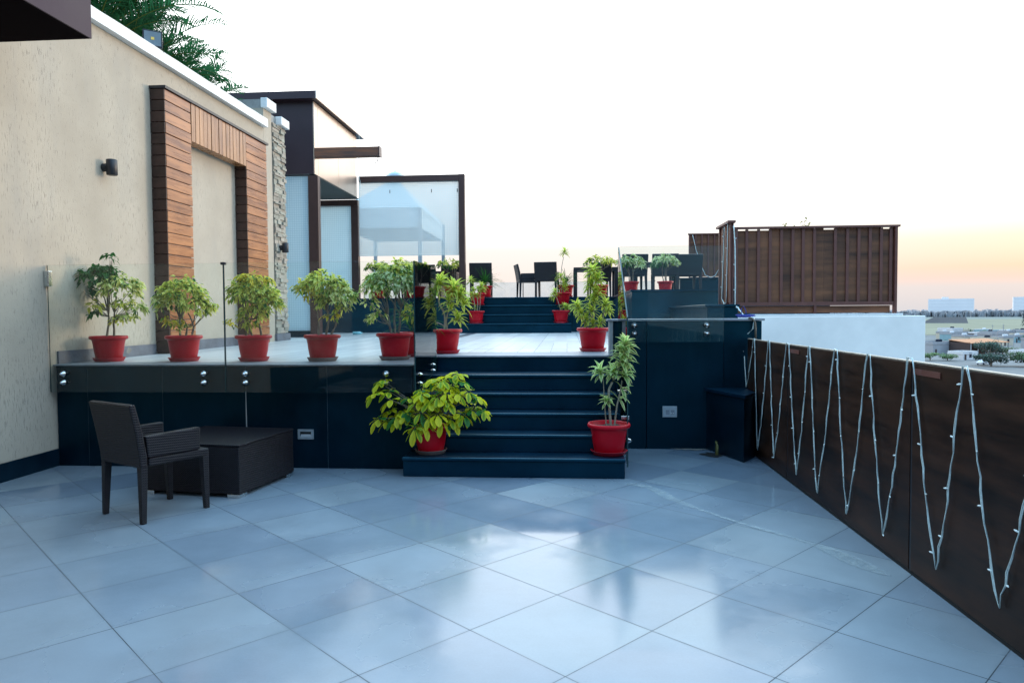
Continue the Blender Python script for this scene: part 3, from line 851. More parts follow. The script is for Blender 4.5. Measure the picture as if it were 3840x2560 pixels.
# ------------------------------------------------------------------ glass balustrades
def standoff(parent, p, axis=(0, -1, 0), k_=1.0):
    a = Vector(axis); p = Vector(p) - parent.location
    mb = MB()
    prof = [(r * k_, z * k_) for r, z in [(0.0, .045), (.006, .045), (.017, .028), (.023, .014), (.032, .006), (.032, 0), (.018, -.002), (.018, -.075), (0, -.075)]]
    q = a.to_track_quat('Z', 'Y')
    n = 18; vs = []; fs = []
    for r, z in prof:
        for k in range(n):
            w = 2 * math.pi * k / n
            vs.append(q @ Vector((r * math.cos(w), r * math.sin(w), z)) + p)
    for i in range(len(prof) - 1):
        for k in range(n): fs.append((i * n + k, i * n + (k + 1) % n, (i + 1) * n + (k + 1) % n, (i + 1) * n + k))
    mb.add(vs, fs); mb.build('standoff', M['steel'], parent, smooth=True)

def glass_panel(parent, corners, n, name='glass_panel', th=0.012, gm='glass'):
    """corners: planar polygon; n: thickness direction"""
    n = Vector(n) * th; c = [Vector(p) - parent.location for p in corners]; k = len(c)
    mb = MB()
    vs = c + [p + n for p in c]
    mb.add(vs, [tuple(range(k)), tuple(range(k, 2 * k))], 0)
    mb.f += [(i, (i + 1) % k, k + (i + 1) % k, k + i) for i in range(k)]; mb.mi += [1] * k
    return mb.build(name, [M[gm], M['glass_edge']], parent)

def left_balustrade():
    t = thing('glass_balustrade', 'clear glass balustrade bolted along the deck edge behind the wicker chair', 'balustrade', (-3.26, 6.6, 0.74))
    glass_panel(t, [(-5.035, 6.6, .742), (-3.268, 6.6, .742), (-3.268, 6.6, 1.976), (-5.035, 6.6, 1.976)], (0, 1, 0))
    glass_panel(t, [(-3.256, 6.6, .742), (-1.432, 6.6, .742), (-1.432, 6.6, 1.976), (-3.256, 6.6, 1.976)], (0, 1, 0))
    glass_panel(t, [(-1.428, 6.604, .735), (-1.428, 7.70, .868), (-1.428, 7.70, 1.99), (-1.428, 6.604, 1.976)], (1, 0, 0))
    for x in (-4.90, -3.48, -3.068, -1.70):
        for z in (.921, .836): standoff(t, (x, 6.599, z))
    for y, z in ((6.80, .90), (6.80, .815), (7.48, .945), (7.48, .885)): standoff(t, (-1.414, y, z), (1, 0, 0), .55)
    mb = MB(); mb.box(-3.285 + 3.26, -3.24 + 3.26, -.012, .024, 1.22, 1.245); mb.build('clamp', M['black_metal'], t, bevel=.004)
    B(-5.048 + 3.26, -5.0 + 3.26, -.03, .03, 1.03, 1.18).build('wall_bracket', M['steel'], t, bevel=.006)
    B(-3.266 + 3.26, -3.258 + 3.26, .001, .011, 0.0, 1.22).build('joint_seal', M['glass_edge'], t)
left_balustrade()

def right_balustrade():
    t = thing('glass_balustrade', 'clear glass balustrade rising beside the stairs and along the right parapet', 'balustrade', (0.55, 7.7, 1.0))
    glass_panel(t, [(0.548, 6.60, .06), (0.548, 7.74, .55), (0.548, 7.74, 2.18), (0.548, 6.62, 1.44)], (1, 0, 0))
    glass_panel(t, [(0.566, 7.745, 1.165), (1.664, 7.745, 1.165), (1.664, 7.745, 2.183), (0.566, 7.745, 2.183)], (0, 1, 0), gm='glass_veiled')
    for x in (.72, 1.483):
        for z in (1.343, 1.254): standoff(t, (x, 7.744, z))
    for y, z in ((6.75, .28), (6.95, .72)): standoff(t, (0.562, y, z), (1, 0, 0))
    # small steel clamp near the pot
    B(-.045, .03, -.98, -.93, -.52, -.485).build('clamp', M['steel'], t, bevel=.004)
right_balustrade()

# ------------------------------------------------------------------ right recess: parapet, pillar
def parapet():
    t = thing('parapet_wall', 'black granite parapet wall behind the right glass panel, right of the stairs', 'wall', (1.2, 7.83, 0))
    ox, oy = 1.2, 7.83
    xs = [0.5, 0.86, 1.68, 2.085]
    for i in range(3):
        B(xs[i] + .002 - ox, xs[i + 1] - .002 - ox, 0 if i < 2 else .02, .22, 0.0 if xs[i] > .5 else 0, 1.385).build('granite_panel', M['granite'], t, bevel=.003)
    B(.46 - ox, .498 - ox, .0, .22, 1.015, 1.385).build('end_face_painted_light', M['alu'], t)  # pale metal colour paints the light falling on this granite end
    B(.435 - ox, 2.105 - ox, -.025, .25, 1.387, 1.412).build('coping', M['grey_stone'], t, bevel=.006)
    # electric socket
    s = thing('electric_socket', 'grey double socket plate on the black granite parapet wall', 'socket', (1.108, 7.826, .407))
    pl = B(-.078, .078, -.008, 0, -.06, .06).build('plate', M['alu'], s, bevel=.003)
    for dx in (-.022, .03):
        B(dx - .02, dx + .02, -.0105, -.0085, -.03, .02).build('module', M['grey_stone'], pl)
    mb = MB()
    for dx in (.008, .032):
        mb.box(dx, dx + .012, -.016, -.011, -.02, -.012)
    mb.build('pin_cover', M['white_paint'], pl)
    # step light
    s = thing('step_light', 'recessed rectangular step light in the black wall right of the wicker table', 'step light', (-2.514, 6.689, .33))
    mb = MB()
    a, b, c, d = .078, .048, .054, .026
    mb.add([(-a, -.012, -b), (a, -.012, -b), (a, -.012, b), (-a, -.012, b), (-c, -.012, -d), (c, -.012, -d), (c, -.012, d), (-c, -.012, d), (-a, 0, -b), (a, 0, -b), (a, 0, b), (-a, 0, b)],
           [(0, 1, 5, 4), (1, 2, 6, 5), (2, 3, 7, 6), (3, 0, 4, 7), (0, 8, 9, 1), (1, 9, 10, 2), (2, 10, 11, 3), (3, 11, 8, 0)])
    mb.build('bezel', M['alu'], s)
    mb = MB(); mb.add([(-c, -.011, -d), (c, -.011, -d), (c, -.011, d), (-c, -.011, d), (-c, -.003, -d), (c, -.003, -d), (c, -.003, d), (-c, -.003, d)], [(4, 5, 6, 7), (0, 1, 5, 4), (2, 3, 7, 6)])
    mb.build('recess', M['gap_shade'], s)
    mb = MB(); mb.add([(-c, -.0105, -d), (c, -.0105, -d), (c * .9, -.0035, 0.0), (-c * .9, -.0035, 0.0)], [(0, 1, 2, 3)]); mb.build('louvre', M['alu'], s)
    # low granite block in the corner
    poly = [(1.640, 7.822), (1.727, 7.128), (1.905, 7.406), (1.905, 7.822)]
    mb = MB(); mb.prism([(1.50, 7.822), (1.727, 7.128), (1.905, 7.406), (1.905, 7.822)], 0.0, .63)
    p2 = thing('granite_block', 'low angular black granite block in the corner beside the fence', 'block', (1.75, 7.5, 0))
    mb.v = [(x - 1.75, y - 7.5, z) for x, y, z in mb.v]; mb.build('block', M['granite'], p2, bevel=.004)
    mb = MB(); mb.prism([(1.47 - 1.75, .318), (1.728 - 1.75, 7.095 - 7.5), (1.908 - 1.75, 7.385 - 7.5), (1.908 - 1.75, .318)], .632, .668)
    mb.build('top_slab', M['granite_step'], p2, bevel=.005)
    # broken floor edge with drain pipe in the corner
    mb = MB(); pts = []
    for k in range(18):
        w = 2 * math.pi * k / 18; r = 1 + rnd.uniform(-.2, .2)
        r = 1 + rnd.uniform(-.4, .3); pts.append((1.50 + .13 * r * math.cos(w) , 7.50 + .11 * r * math.sin(w), .004))
    mb.add(pts, [tuple(range(18))])
    tag(mb.build('floor_hole', M['gap_shade']), 'dark broken hole in the floor tiles beside the granite block', 'hole')  # flat dark sheet paints the shade inside the broken hole
    mb = MB(); mb.tube([(1.545, 7.50, -.08), (1.545, 7.50, .10), (1.552, 7.56, .13)], .016, 10)
    tag(mb.build('drain_pipe', M['pvc'], smooth=True), 'thin olive drain pipe stub standing in the broken floor hole', 'pipe')
    mb = MB(); x = 1.12; vs = []
    while x < 1.64:
        a = rnd.uniform(.02, .09) if 1.15 < x < 1.62 else .01
        vs.append((x, 7.826 - a)); x += rnd.uniform(.02, .05)
    poly = vs + [(1.64, 7.826), (1.12, 7.826)]
    mb.add([(x, y, .006) for x, y in poly], [tuple(range(len(poly)))])
    tag(mb.build('mortar_patch', M['concrete']), 'crumbled mortar patch at the foot of the right granite wall', 'patch')
parapet()

# ------------------------------------------------------------------ brown fence on the right
def fence():
    t = thing('wood_fence', 'long dark walnut board fence along the right edge of the lower terrace', 'fence', (1.92, 3, 0))
    ys = [7.80, 6.39, 4.14, 1.89, -0.36, -2.61]
    for i in range(5):
        y1, y0 = ys[i] - .012, ys[i + 1] + .012
        o = B(0, .03, y0 - 3, y1 - 3, .022, 1.19).build('fence_panel', M['fence'], t, bevel=.003)
        if i > 0:
            B(.0, .012, y1 - .34 - 3, y1 - .02 - 3, 1.135, 1.165)
            mb = MB(); mb.box(-.006, -.001, y1 - .30 - 3, y1 - .01 - 3, 1.128, 1.16); mb.build('batten_clip', M['batten'], t)
            mb = MB(); mb.box(-.012, -.001, y1 - .30 - 3, y1 - .0 - 3, .055, 1.10); 
    B(.031, .06, -5.6, 4.8, .0, 1.0).build('backing_frame', M['black_metal'], t)
    for y in ys[1:5]:
        B(.004, .03, y - .010 - 3, y + .010 - 3, .02, 1.19).build('joint_post', M['black_metal'], t)
    B(.001, .030, -5.6, 4.8, 1.192, 1.200).build('cap', M['cap_tan'], t, bevel=.002)  # pale cap colour paints the lit top edge
    B(.004, .03, -5.6, 4.8, .0, .019).build('painted_shadow_strip', M['gap_shade'], t)  # dark strip paints the shade beneath the fence boards
fence()

# ------------------------------------------------------------------ white wall and brown slat screens
def brown_screens():
    mb = MB()
    mb.box(2.09, 4.30, 8.95, 9.25, -14, 1.425)
    tag(mb.build('white_wall', M['white_wall'], bevel=.01), 'blank white painted wall below the brown slatted screen', 'wall')
    tag(B(2.2, 4.05, 8.97, 9.03, 1.427, 1.452).build('white_pipe', M['white_paint'], bevel=.01), 'white pipe lying on the white wall under the slatted screen', 'pipe')
    t = thing('slatted_screen', 'large brown slatted screen above the white wall', 'screen', (2.07, 9.06, 1.455))
    ox, oy, oz = t.location
    def b(x0, x1, y0, y1, z0, z1): return B(x0 - ox, x1 - ox, y0 - oy, y1 - oy, z0 - oz, z1 - oz)
    bx = [2.07, 2.216, 2.358, 2.498, 2.634, 2.769, 2.893, 3.028, 3.141, 3.275, 3.419, 3.553, 3.686, 3.818, 3.93, 3.99]
    mb = MB()
    for i in range(len(bx) - 1):
        zt = 2.49 if i not in (7,) else 2.49
        gap = .010 if i == 7 else 0.001
        if i == 7:
            mb.box(bx[i] + .012 - ox, bx[i + 1] - .001 - ox, .012, .02, .145, 2.499 - oz)
            mb.box(bx[i] - ox, bx[i] + .013 - ox, .012, .02, .145, 2.20 - oz)
        else:
            mb.box(bx[i] + .001 - ox, bx[i + 1] - .001 - ox, .012, .02, .145, (2.499 if i not in (0, 1, 2, 8, 13) else 2.482) - oz)
    mb.build('infill_board', M['fence_far'], t)
    for x in bx[1:-1]:
        if abs(x - 3.141) < .01: continue
        b(x - .017, x + .017, 9.052, 9.0715, 1.60, 2.495).build('batten', M['batten'], t)
    b(2.07, 2.10, 9.02, 9.08, 1.455, 2.50).build('post', M['batten'], t)
    b(3.965, 3.995, 9.02, 9.08, 1.455, 2.52).build('post', M['batten'], t)
    b(2.04, 4.02, 9.01, 9.09, 2.50, 2.523).build('top_rail', M['batten'], t)
    b(2.101, 3.964, 9.03, 9.072, 1.555, 1.60).build('bottom_rail', M['batten'], t)
    b(2.101, 3.93, 9.062, 9.072, 1.465, 1.55).build('kick_board', M['fence_far'], t)
    b(3.02, 3.05, 9.03, 9.06, 1.456, 1.554).build('batten', M['batten'], t)
    # return side
    mb = MB(); mb.box(2.02 - ox, 2.03 - ox, 9.0 - oy, 9.66 - oy, 1.60 - oz, 2.57 - oz); mb.build('side_board', M['fence_far'], t)
    for y in (9.0, 9.20, 9.42, 9.62):
        b(2.0, 2.045, y, y + .035, 1.58, 2.57).build('batten', M['batten'], t)
    mb = MB(); mb.box(1.965 - ox, 2.06 - ox, 8.96 - oy, 9.68 - oy, 2.572 - oz, 2.60 - oz); mb.build('side_rail', M['batten'], t)
    # far screen
    t = thing('slatted_screen', 'smaller brown slatted screen standing on the far granite ledge', 'screen', (2.87, 17.2, 2.287))
    B(0, 1.2, 0.01, .03, .04, 1.02).build('infill_board', M['fence_far'], t)
    for k in range(9): B(.0 + .145 * k, .03 + .145 * k, -.02, .009, .03, 1.02).build('batten', M['batten'], t)
    B(-.02, 1.22, -.03, .04, 1.021, 1.05).build('top_rail', M['batten'], t)
    B(0, 1.2, -.03, .009, 0, .029).build('bottom_rail', M['batten'], t)
brown_screens()

# ------------------------------------------------------------------ string lights
def wig(pts, step=0.05, amp=0.006):
    out = []
    for i in range(len(pts) - 1):
        a, b = Vector(pts[i]), Vector(pts[i + 1]); n = max(1, int((b - a).length / step))
        for k in range(n):
            p = a.lerp(b, k / n)
            out.append(p + Vector((0, rnd.uniform(-amp, amp), rnd.uniform(-amp, amp))))
    out.append(Vector(pts[-1]))
    return out
bulb_mesh = None
def bulb_at(parent, p, d):
    global bulb_mesh
    if bulb_mesh is None:
        mb = MB(); mb.lathe([(0, 0), (.004, .002), (.005, .016), (.003, .024), (0, .028)], 8)
        o = mb.build('bulb', M['bulb'], parent, smooth=True); bulb_mesh = o.data
    else:
        o = bpy.data.objects.new('bulb', bulb_mesh); col.objects.link(o); o.parent = parent
    o.location = Vector(p) - parent.location
    o.rotation_mode = 'QUATERNION'; o.rotation_quaternion = Vector(d).to_track_quat('Z', 'Y')
def string_lights():
    X = 1.908
    V = [(7.909, 1.30), (7.754, .689), (7.478, 1.205), (7.435, 1.206), (7.297, .089), (6.933, 1.203), (6.896, 1.205), (6.723, .138), (6.374, 1.205), (6.306, 1.208), (6.074, .121), (5.806, 1.212), (5.775, 1.213), (5.583, .104), (5.255, 1.212), (5.213, 1.214), (5.0, .097), (4.693, 1.212), (4.66, 1.214), (4.437, .128), (4.149, 1.211), (4.098, 1.214), (3.815, .136), (3.592, 1.211), (3.554, 1.217), (3.278, .156), (2.98, 1.21), (2.95, 1.21), (2.68, .13), (2.42, 1.21), (2.39, 1.21), (2.15, .12), (1.9, 1.21)]
    t = thing('string_lights', 'zigzag string of unlit fairy lights hung along the dark brown fence', 'string lights', (X, 5, 0))
    pts = []
    for i, (y, z) in enumerate(V):
        top = z > 1
        pts.append((X - 1 * 0 + (0 if not top else 0.0), y, min(z, 1.212)))
    full = []
    for i in range(len(pts) - 1):
        a, b = Vector(pts[i]), Vector(pts[i + 1])
        full.append(a)
        # strands hang with a slight belly
        if abs(a.z - b.z) > .3:
            lo, hi = (a, b) if a.z < b.z else (b, a)
            for f in (.3, .6, .85):
                p = a.lerp(b, f)
                k = (p.z - lo.z) / (hi.z - lo.z)
                p.y += (hi.y - p.y) * .3 * (1 - k) * (k) * 1.9
                full.append(p)
    full.append(Vector(pts[-1]))
    w = wig([Vector((p.x - .004, p.y, p.z)) for p in full], .06, .009)
    mb = MB(); mb.tube([p - t.location for p in w], .0033, 6)
    # a second twisted strand
    mb.tube([p - t.location + Vector((-.004, .006 * math.sin(i * 1.3), .003 * math.cos(i))) for i, p in enumerate(w)], .0021, 5)
    mb.build('cable', M['wire'], t, smooth=True)
    n = 0
    for i, p in enumerate(w):
        if i % 4 == 2 and p.z < 1.18 and n < 100:
            bulb_at(t, p, (rnd.uniform(-.6, -.2), rnd.choice((-1, 1)), rnd.uniform(-.3, .3))); n += 1
    # strand from the slatted screen over the parapet coping down to the fence
    t = thing('string_lights', 'fairy light strand hanging from the big slatted screen over the parapet coping', 'string lights', (2.04, 8.9, 2.5))
    pp = [(2.03, 8.95, 2.535), (2.055, 8.98, 2.3), (2.062, 8.99, 2.0), (2.06, 8.985, 1.57), (2.075, 8.6, 1.44), (2.03, 8.10, 1.425), (1.99, 7.795, 1.415), (1.97, 7.79, 1.30), (1.915, 7.89, 1.214)]
    w = wig(pp, .06, .006)
    mb = MB(); mb.tube([p - t.location for p in w], .0055, 6); mb.tube([p - t.location + Vector((.005, .005 * math.sin(i), .004)) for i, p in enumerate(w)], .004, 5)
    mb.build('cable', M['wire'], t, smooth=True)
    for i, p in enumerate(w):
        if i % 5 == 2: bulb_at(t, p, (rnd.choice((-1, 1)), -.4, .2))
    t = thing('string_lights', 'fairy light loops hanging down the return side of the slatted screen', 'string lights', (1.99, 9.3, 2.5))
    pp = [(1.985, 9.25, 2.565), (1.98, 9.30, 2.0), (1.975, 9.33, 1.66), (1.975, 9.2, 1.585), (1.98, 9.12, 1.60), (1.985, 9.10, 1.75), (1.985, 9.08, 2.2), (1.985, 9.06, 2.57)]
    w = wig(pp, .06, .008); mb = MB(); mb.tube([p - t.location for p in w], .0055, 6); mb.build('cable', M['wire'], t, smooth=True)
    for i, p in enumerate(w):
        if i % 5 == 2: bulb_at(t, p, (-1, rnd.uniform(-.5, .5), .2))
    t = thing('string_lights', 'fairy light swag hanging across the far brown screen', 'string lights', (3, 17.1, 2.9))
    pp = [(2.95, 17.15, 3.3), (3.03, 17.14, 2.95), (3.12, 17.13, 2.66), (3.24, 17.12, 2.35), (3.36, 17.10, 2.295), (3.47, 17.12, 2.35), (3.56, 17.13, 2.5), (3.57, 17.14, 3.3)]
    w = wig(pp, .06, .006); mb = MB(); mb.tube([p - t.location for p in w], .007, 5); mb.build('cable', M['wire'], t, smooth=True)
    # blue cable coil, brown conduit
    mb = MB()
    pts = []
    for i in range(50):
        a = i * .45; r = .07 + .03 * math.sin(i * 1.7)
        pts.append((1.95 + r * math.cos(a) * 1.1, 8.0 + r * math.sin(a) * .6, 1.418 + .0006 * i + .008 * abs(math.sin(i * .9))))
    mb.tube(pts, .004, 5)
    mb.tube([(1.96, 8.0, 1.44), (1.95, 8.0, 1.50), (1.93, 8.0, 1.545), (1.90, 8.0, 1.52), (1.91, 8.0, 1.44)], .004, 5)
    tag(mb.build('cable_coil', M['blue_rope'], smooth=True), 'tangled blue cable lying on the parapet coping', 'cable')
    mb = MB(); mb.tube([(1.93, 7.80, 1.418), (1.97, 7.79, 1.41), (1.995, 7.79, 1.37), (2.003, 7.79, 1.30), (2.003, 7.79, 1.20)], .011, 8)
    tag(mb.build('conduit', M['hose'], smooth=True), 'brown flexible conduit bending over the parapet coping behind the fence', 'conduit')
string_lights()

# ------------------------------------------------------------------ foliage helpers
def jit(c, s): 
    k = 1 + rnd.uniform(-s, s)
    return (max(0, c[0] * k * (1 + rnd.uniform(-.06, .06))), max(0, c[1] * k), max(0, c[2] * k * (1 + rnd.uniform(-.1, .1))))
def basis(d, up=Vector((0, 0, 1))):
    d = d.normalized(); s = d.cross(up)
    if s.length < 1e-3: s = Vector((1, 0, 0))
    s.normalize(); n = s.cross(d).normalized()
    return d, s, n
def leaf(mb, p, d, L, W, cin, cout, fold=0.25, droop=0.25, roll=0.0, obov=False):
    d, s, n = basis(Vector(d))
    if roll:
        q = Matrix.Rotation(roll, 3, d); s = q @ s; n = q @ n
    p = Vector(p)
    def at(t): return p + d * (L * t) - Vector((0, 0, 1)) * (droop * L * t * t)
    if obov:
        st = ((.22, .20), (.50, .43), (.74, .50), (.92, .30))
    else:
        st = ((.30, .46), (.62, .40))
    v = [at(0)]
    for t, w in st:
        m = at(t)
        v += [m + s * (W * w) + n * (W * w * fold), m, m - s * (W * w) + n * (W * w * fold)]
    v.append(at(1))
    f = [(0, 2, 1), (0, 3, 2)]; cs = [cin]
    for i in range(len(st)):
        o = 1 + 3 * i; cs += [cout, cin, cout]
        if i + 1 < len(st): f += [(o, o + 1, o + 4, o + 3), (o + 1, o + 2, o + 5, o + 4)]
    o = 1 + 3 * (len(st) - 1); f += [(o, o + 1, o + 3), (o + 1, o + 2, o + 3)]; cs.append(cout)
    mb.add(v, f, 0, cs)
def ribbon(mb, p, d, L, W, cin, cout, droop=0.5, segs=5):
    d, s, n = basis(Vector(d)); p = Vector(p)
    vs = []; cs = []
    pos = p.copy(); dr = d.copy()
    prof = [0.45, 0.9, 1.0, 0.85, 0.5, 0.0] if segs == 5 else [.5, 1, .7, 0]
    for i in range(segs + 1):
        w = W * prof[i]
        ss = dr.cross(Vector((0, 0, 1)))
        if ss.length < 1e-3: ss = s
        ss.normalize(); nn_ = ss.cross(dr).normalized()
        vs += [pos + ss * w + nn_ * w * .35, pos.copy(), pos - ss * w + nn_ * w * .35]; cs += [cout, cin, cout]
        pos = pos + dr * (L / segs)
        dr = (dr + Vector((0, 0, -1)) * droop * (1.0 / segs) * 2).normalized()
    fs = []
    for i in range(segs):
        o = 3 * i; fs += [(o, o + 1, o + 4, o + 3), (o + 1, o + 2, o + 5, o + 4)]
    mb.add(vs, fs, 0, cs)
def rdir():
    while True:
        v = Vector((rnd.uniform(-1, 1), rnd.uniform(-1, 1), rnd.uniform(-1, 1)))
        if .05 < v.length < 1: return v.normalized()

# ------------------------------------------------------------------ pots
pot_cache = {}
def pot_parts(t, s=1.0, old=False, seed=0):
    key = (round(s, 2), old)
    H = .29 * s
    if key not in pot_cache:
        mb = MB()
        mb.lathe([(0, .022), (.125 * s, .022), (.134 * s, .035), (.150 * s, .12 * s), (.160 * s, .20 * s), (.168 * s, .236 * s), (.172 * s, .245 * s), (.190 * s, .250 * s), (.197 * s, .262 * s), (.197 * s, .276 * s), (.190 * s, .288 * s), (.176 * s, .288 * s), (.168 * s, .276 * s), (.160 * s, .24 * s), (0, .235 * s)], 48)
        # two moulded ribs under the rim
        a = mb.build('pot', M['pot'], t, smooth=True)
        mb = MB(); mb.lathe([(0, 0), (.140 * s, 0), (.150 * s, .010), (.166 * s, .036), (.171 * s, .041), (.164 * s, .041), (.148 * s, .022), (0, .021)], 40)
        b = mb.build('saucer', M['saucer_old' if old else 'saucer'], a, smooth=True)
        mb = MB(); n = 24
        vs = [(0, 0, .262 * s)]
        for k in range(n):
            w = 2 * math.pi * k / n; vs.append((.165 * s * math.cos(w), .165 * s * math.sin(w), .252 * s + rnd.uniform(-.004, .008)))
        mb.add(vs, [(0, 1 + k, 1 + (k + 1) % n) for k in range(n)])
        c = mb.build('soil', M['soil'], a)
        pot_cache[key] = (a.data, b.data, c.data)
    else:
        par = t
        for nm, me in zip(('pot', 'saucer', 'soil'), pot_cache[key]):
            o = bpy.data.objects.new(nm, me); col.objects.link(o); o.parent = par
            if nm == 'pot': par = o
    return .25 * s

FIC = {'lime': ((.46, .54, .045), (.95, .88, .22)), 'dark': ((.014, .10, .018), (.045, .18, .035)), 'pale': ((.54, .60, .13), (.95, .90, .40)), 'gold': ((.50, .46, .02), (.92, .74, .08)), 'grey': ((.40, .54, .22), (.86, .90, .54))}
def stems(mb, base, tips, r0=.012, r1=.005, bend=.05):
    out = []
    for tx, ty, tz, bx, by in tips:
        a = Vector((bx, by, base)); b = Vector((tx, ty, tz)); pts = []
        w = Vector((rnd.uniform(-bend, bend), rnd.uniform(-bend, bend), 0))
        for k in range(9):
            f = k / 8
            pts.append(a.lerp(b, f) + w * math.sin(f * math.pi) + Vector((rnd.uniform(-.005, .005), rnd.uniform(-.005, .005), 0)))
        mb.tube(pts, [r0 + (r1 - r0) * k / 8 for k in range(9)], 7)
        out.append(pts)
    return out
def ficus(loc, label, blobs, trunk_tips, group='potted ficus bushes in red pots', s=1.0, old=False, leafL=.053, rz=0):
    t = thing('potted_ficus', label, 'potted plant', loc, rz, group)
    zs = pot_parts(t, s, old)
    tk = MB(); paths = stems(tk, zs - .02, trunk_tips, .014 * s, .006 * s)
    lv = MB()
    for (bx, by, bz, rx, ry, rz_, n, pal, sc) in blobs:
        rx, ry, rz_, n = rx * 1.1, ry * 1.1, rz_ * 1.2, int(n * 1.6)
        c = Vector((bx, by, bz))
        # branch up from nearest trunk
        pth = min(paths, key=lambda q: (q[-1] - c).length)
        st = pth[rnd.choice((4, 5, 6))]
        for _ in range(4):
            e = c + Vector((rnd.uniform(-1, 1) * rx, rnd.uniform(-1, 1) * ry, rnd.uniform(-.6, .8) * rz_)) * .8
            mid = st.lerp(e, .5) + Vector((rnd.uniform(-.02, .02), rnd.uniform(-.02, .02), -.01))
            tk.tube([st, mid, e], [.005 * s, .004 * s, .002 * s], 5)
        # leaf sprays: short drooping twigs carrying leaves
        for _ in range(max(1, n // 7)):
            d = rdir()
            if d.z < -.35: d.z *= -.5
            d.normalize(); rr = rnd.uniform(.45, 1.0) ** .6
            a = c + Vector((d.x * rx, d.y * ry, d.z * rz_)) * rr
            out = Vector((d.x, d.y, d.z * .4 - .15)).normalized()
            shade = 0.55 + .45 * rr if d.z > -.2 else .55 + .25 * rr  # inner and lower leaves get shade painted into their colour
            for k in range(7):
                cin, cout = FIC[pal]
                if rnd.random() < .24: cin, cout = (.06, .18, .015), (.34, .46, .06)
                if pal != 'dark' and rnd.random() < .07: cin, cout = FIC['dark']
                if pal == 'dark': cin, cout = FIC['dark']
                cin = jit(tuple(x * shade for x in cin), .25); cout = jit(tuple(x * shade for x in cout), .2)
                ld = (out * rnd.uniform(.4, 1) + Vector((rnd.uniform(-1, 1), rnd.uniform(-1, 1), rnd.uniform(-.9, .35))) * .75).normalized()
                off = out * (.045 * k / 7) + Vector((rnd.uniform(-.02, .02), rnd.uniform(-.02, .02), rnd.uniform(-.02, .02) - .004 * k))
                L = leafL * sc * rnd.uniform(.58, 1.35)
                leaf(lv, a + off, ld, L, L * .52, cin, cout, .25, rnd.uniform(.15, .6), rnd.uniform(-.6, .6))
    tk.build('trunk', M['bark'], t, smooth=True)
    lv.build('foliage', M['leaf'], t, colors=True, recalc=False)
    return t

DR = {'song': ((.14, .36, .035), (.92, .90, .16)), 'white': ((.20, .46, .09), (.90, .96, .46)), 'green': ((.03, .16, .025), (.06, .25, .035))}
def rosette(lv, p, axis, n, L, W, pal, droop=.5, spread=1.0):
    p = Vector(p); ax = Vector(axis).normalized()
    ref = Vector((1, 0, 0)) if abs(ax.x) < .8 else Vector((0, 1, 0))
    u = ax.cross(ref).normalized(); v = ax.cross(u)
    for k in range(n):
        f = k / max(1, n - 1)                       # 0 = low/outer leaves, 1 = crown
        a = k * 2.399 + rnd.uniform(-.3, .3)
        el = (-.15 + 1.25 * f) * spread
        d = (u * math.cos(a) + v * math.sin(a)) * math.cos(el) + ax * math.sin(el)
        cin, cout = DR[pal]
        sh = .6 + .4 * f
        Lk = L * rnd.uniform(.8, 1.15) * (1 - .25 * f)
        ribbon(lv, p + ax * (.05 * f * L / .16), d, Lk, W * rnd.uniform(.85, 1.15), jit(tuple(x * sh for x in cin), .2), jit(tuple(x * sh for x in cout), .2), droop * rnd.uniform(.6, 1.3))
def dracaena(loc, label, canes, rosettes, group='potted variegated dracaenas in red pots', s=1.0, old=False, pal='song', L=.18, W=.0185):
    t = thing('potted_dracaena', label, 'potted plant', loc, 0, group)
    zs = pot_parts(t, s, old)
    tk = MB()
    for pts, r in canes:
        # smooth interpolation through the points
        P = [Vector((pts[0][0], pts[0][1], zs - .02))] + [Vector(p) for p in pts[1:]]
        sm = []
        for i in range(len(P) - 1):
            p0, p1, p2, p3 = P[max(i - 1, 0)], P[i], P[i + 1], P[min(i + 2, len(P) - 1)]
            for k in range(5):
                u = k / 5
                sm.append(.5 * ((2 * p1) + (p2 - p0) * u + (2 * p0 - 5 * p1 + 4 * p2 - p3) * u * u + (-p0 + 3 * p1 - 3 * p2 + p3) * u ** 3))
        sm.append(P[-1]); tk.tube(sm, [r * (1 - .4 * i / len(sm)) for i in range(len(sm))], 7)
    tk.build('cane', M['bark_pale'], t, smooth=True)
    lv = MB()
    for (x, y, z, n, sc, ax) in rosettes: rosette(lv, (x, y, z), ax, n, L * sc, W * (.6 + .4 * sc), pal, .55)
    lv.build('foliage', M['leaf'], t, colors=True, recalc=False)
    return t
def grassy(loc, label, n, L, s=1.0, stem=.05, group=None, spread=1.0):
    t = thing('potted_grass_plant', label, 'potted plant', loc, 0, group)
    zs = pot_parts(t, s)
    lv = MB()
    for k in range(n):
        a = rnd.uniform(0, 6.28); el = rnd.uniform(.25, 1.35) * (1 / spread)
        d = Vector((math.cos(a) * math.cos(el), math.sin(a) * math.cos(el), math.sin(el)))
        sh = rnd.uniform(.5, 1.15)
        ribbon(lv, (rnd.uniform(-.03, .03), rnd.uniform(-.03, .03), zs + stem * rnd.random()), d, L * rnd.uniform(.6, 1.1), .009, tuple(x * sh for x in (.04, .17, .03)), tuple(x * sh for x in (.03, .13, .02)), rnd.uniform(.5, 1.0))
    lv.build('foliage', M['leaf'], t, colors=True, recalc=False)
    tk = MB(); tk.tube([(0, 0, zs - .02), (0, 0, zs + stem + .02)], .016, 8); tk.build('stem', M['bark'], t)
    return t

dz = deck_z
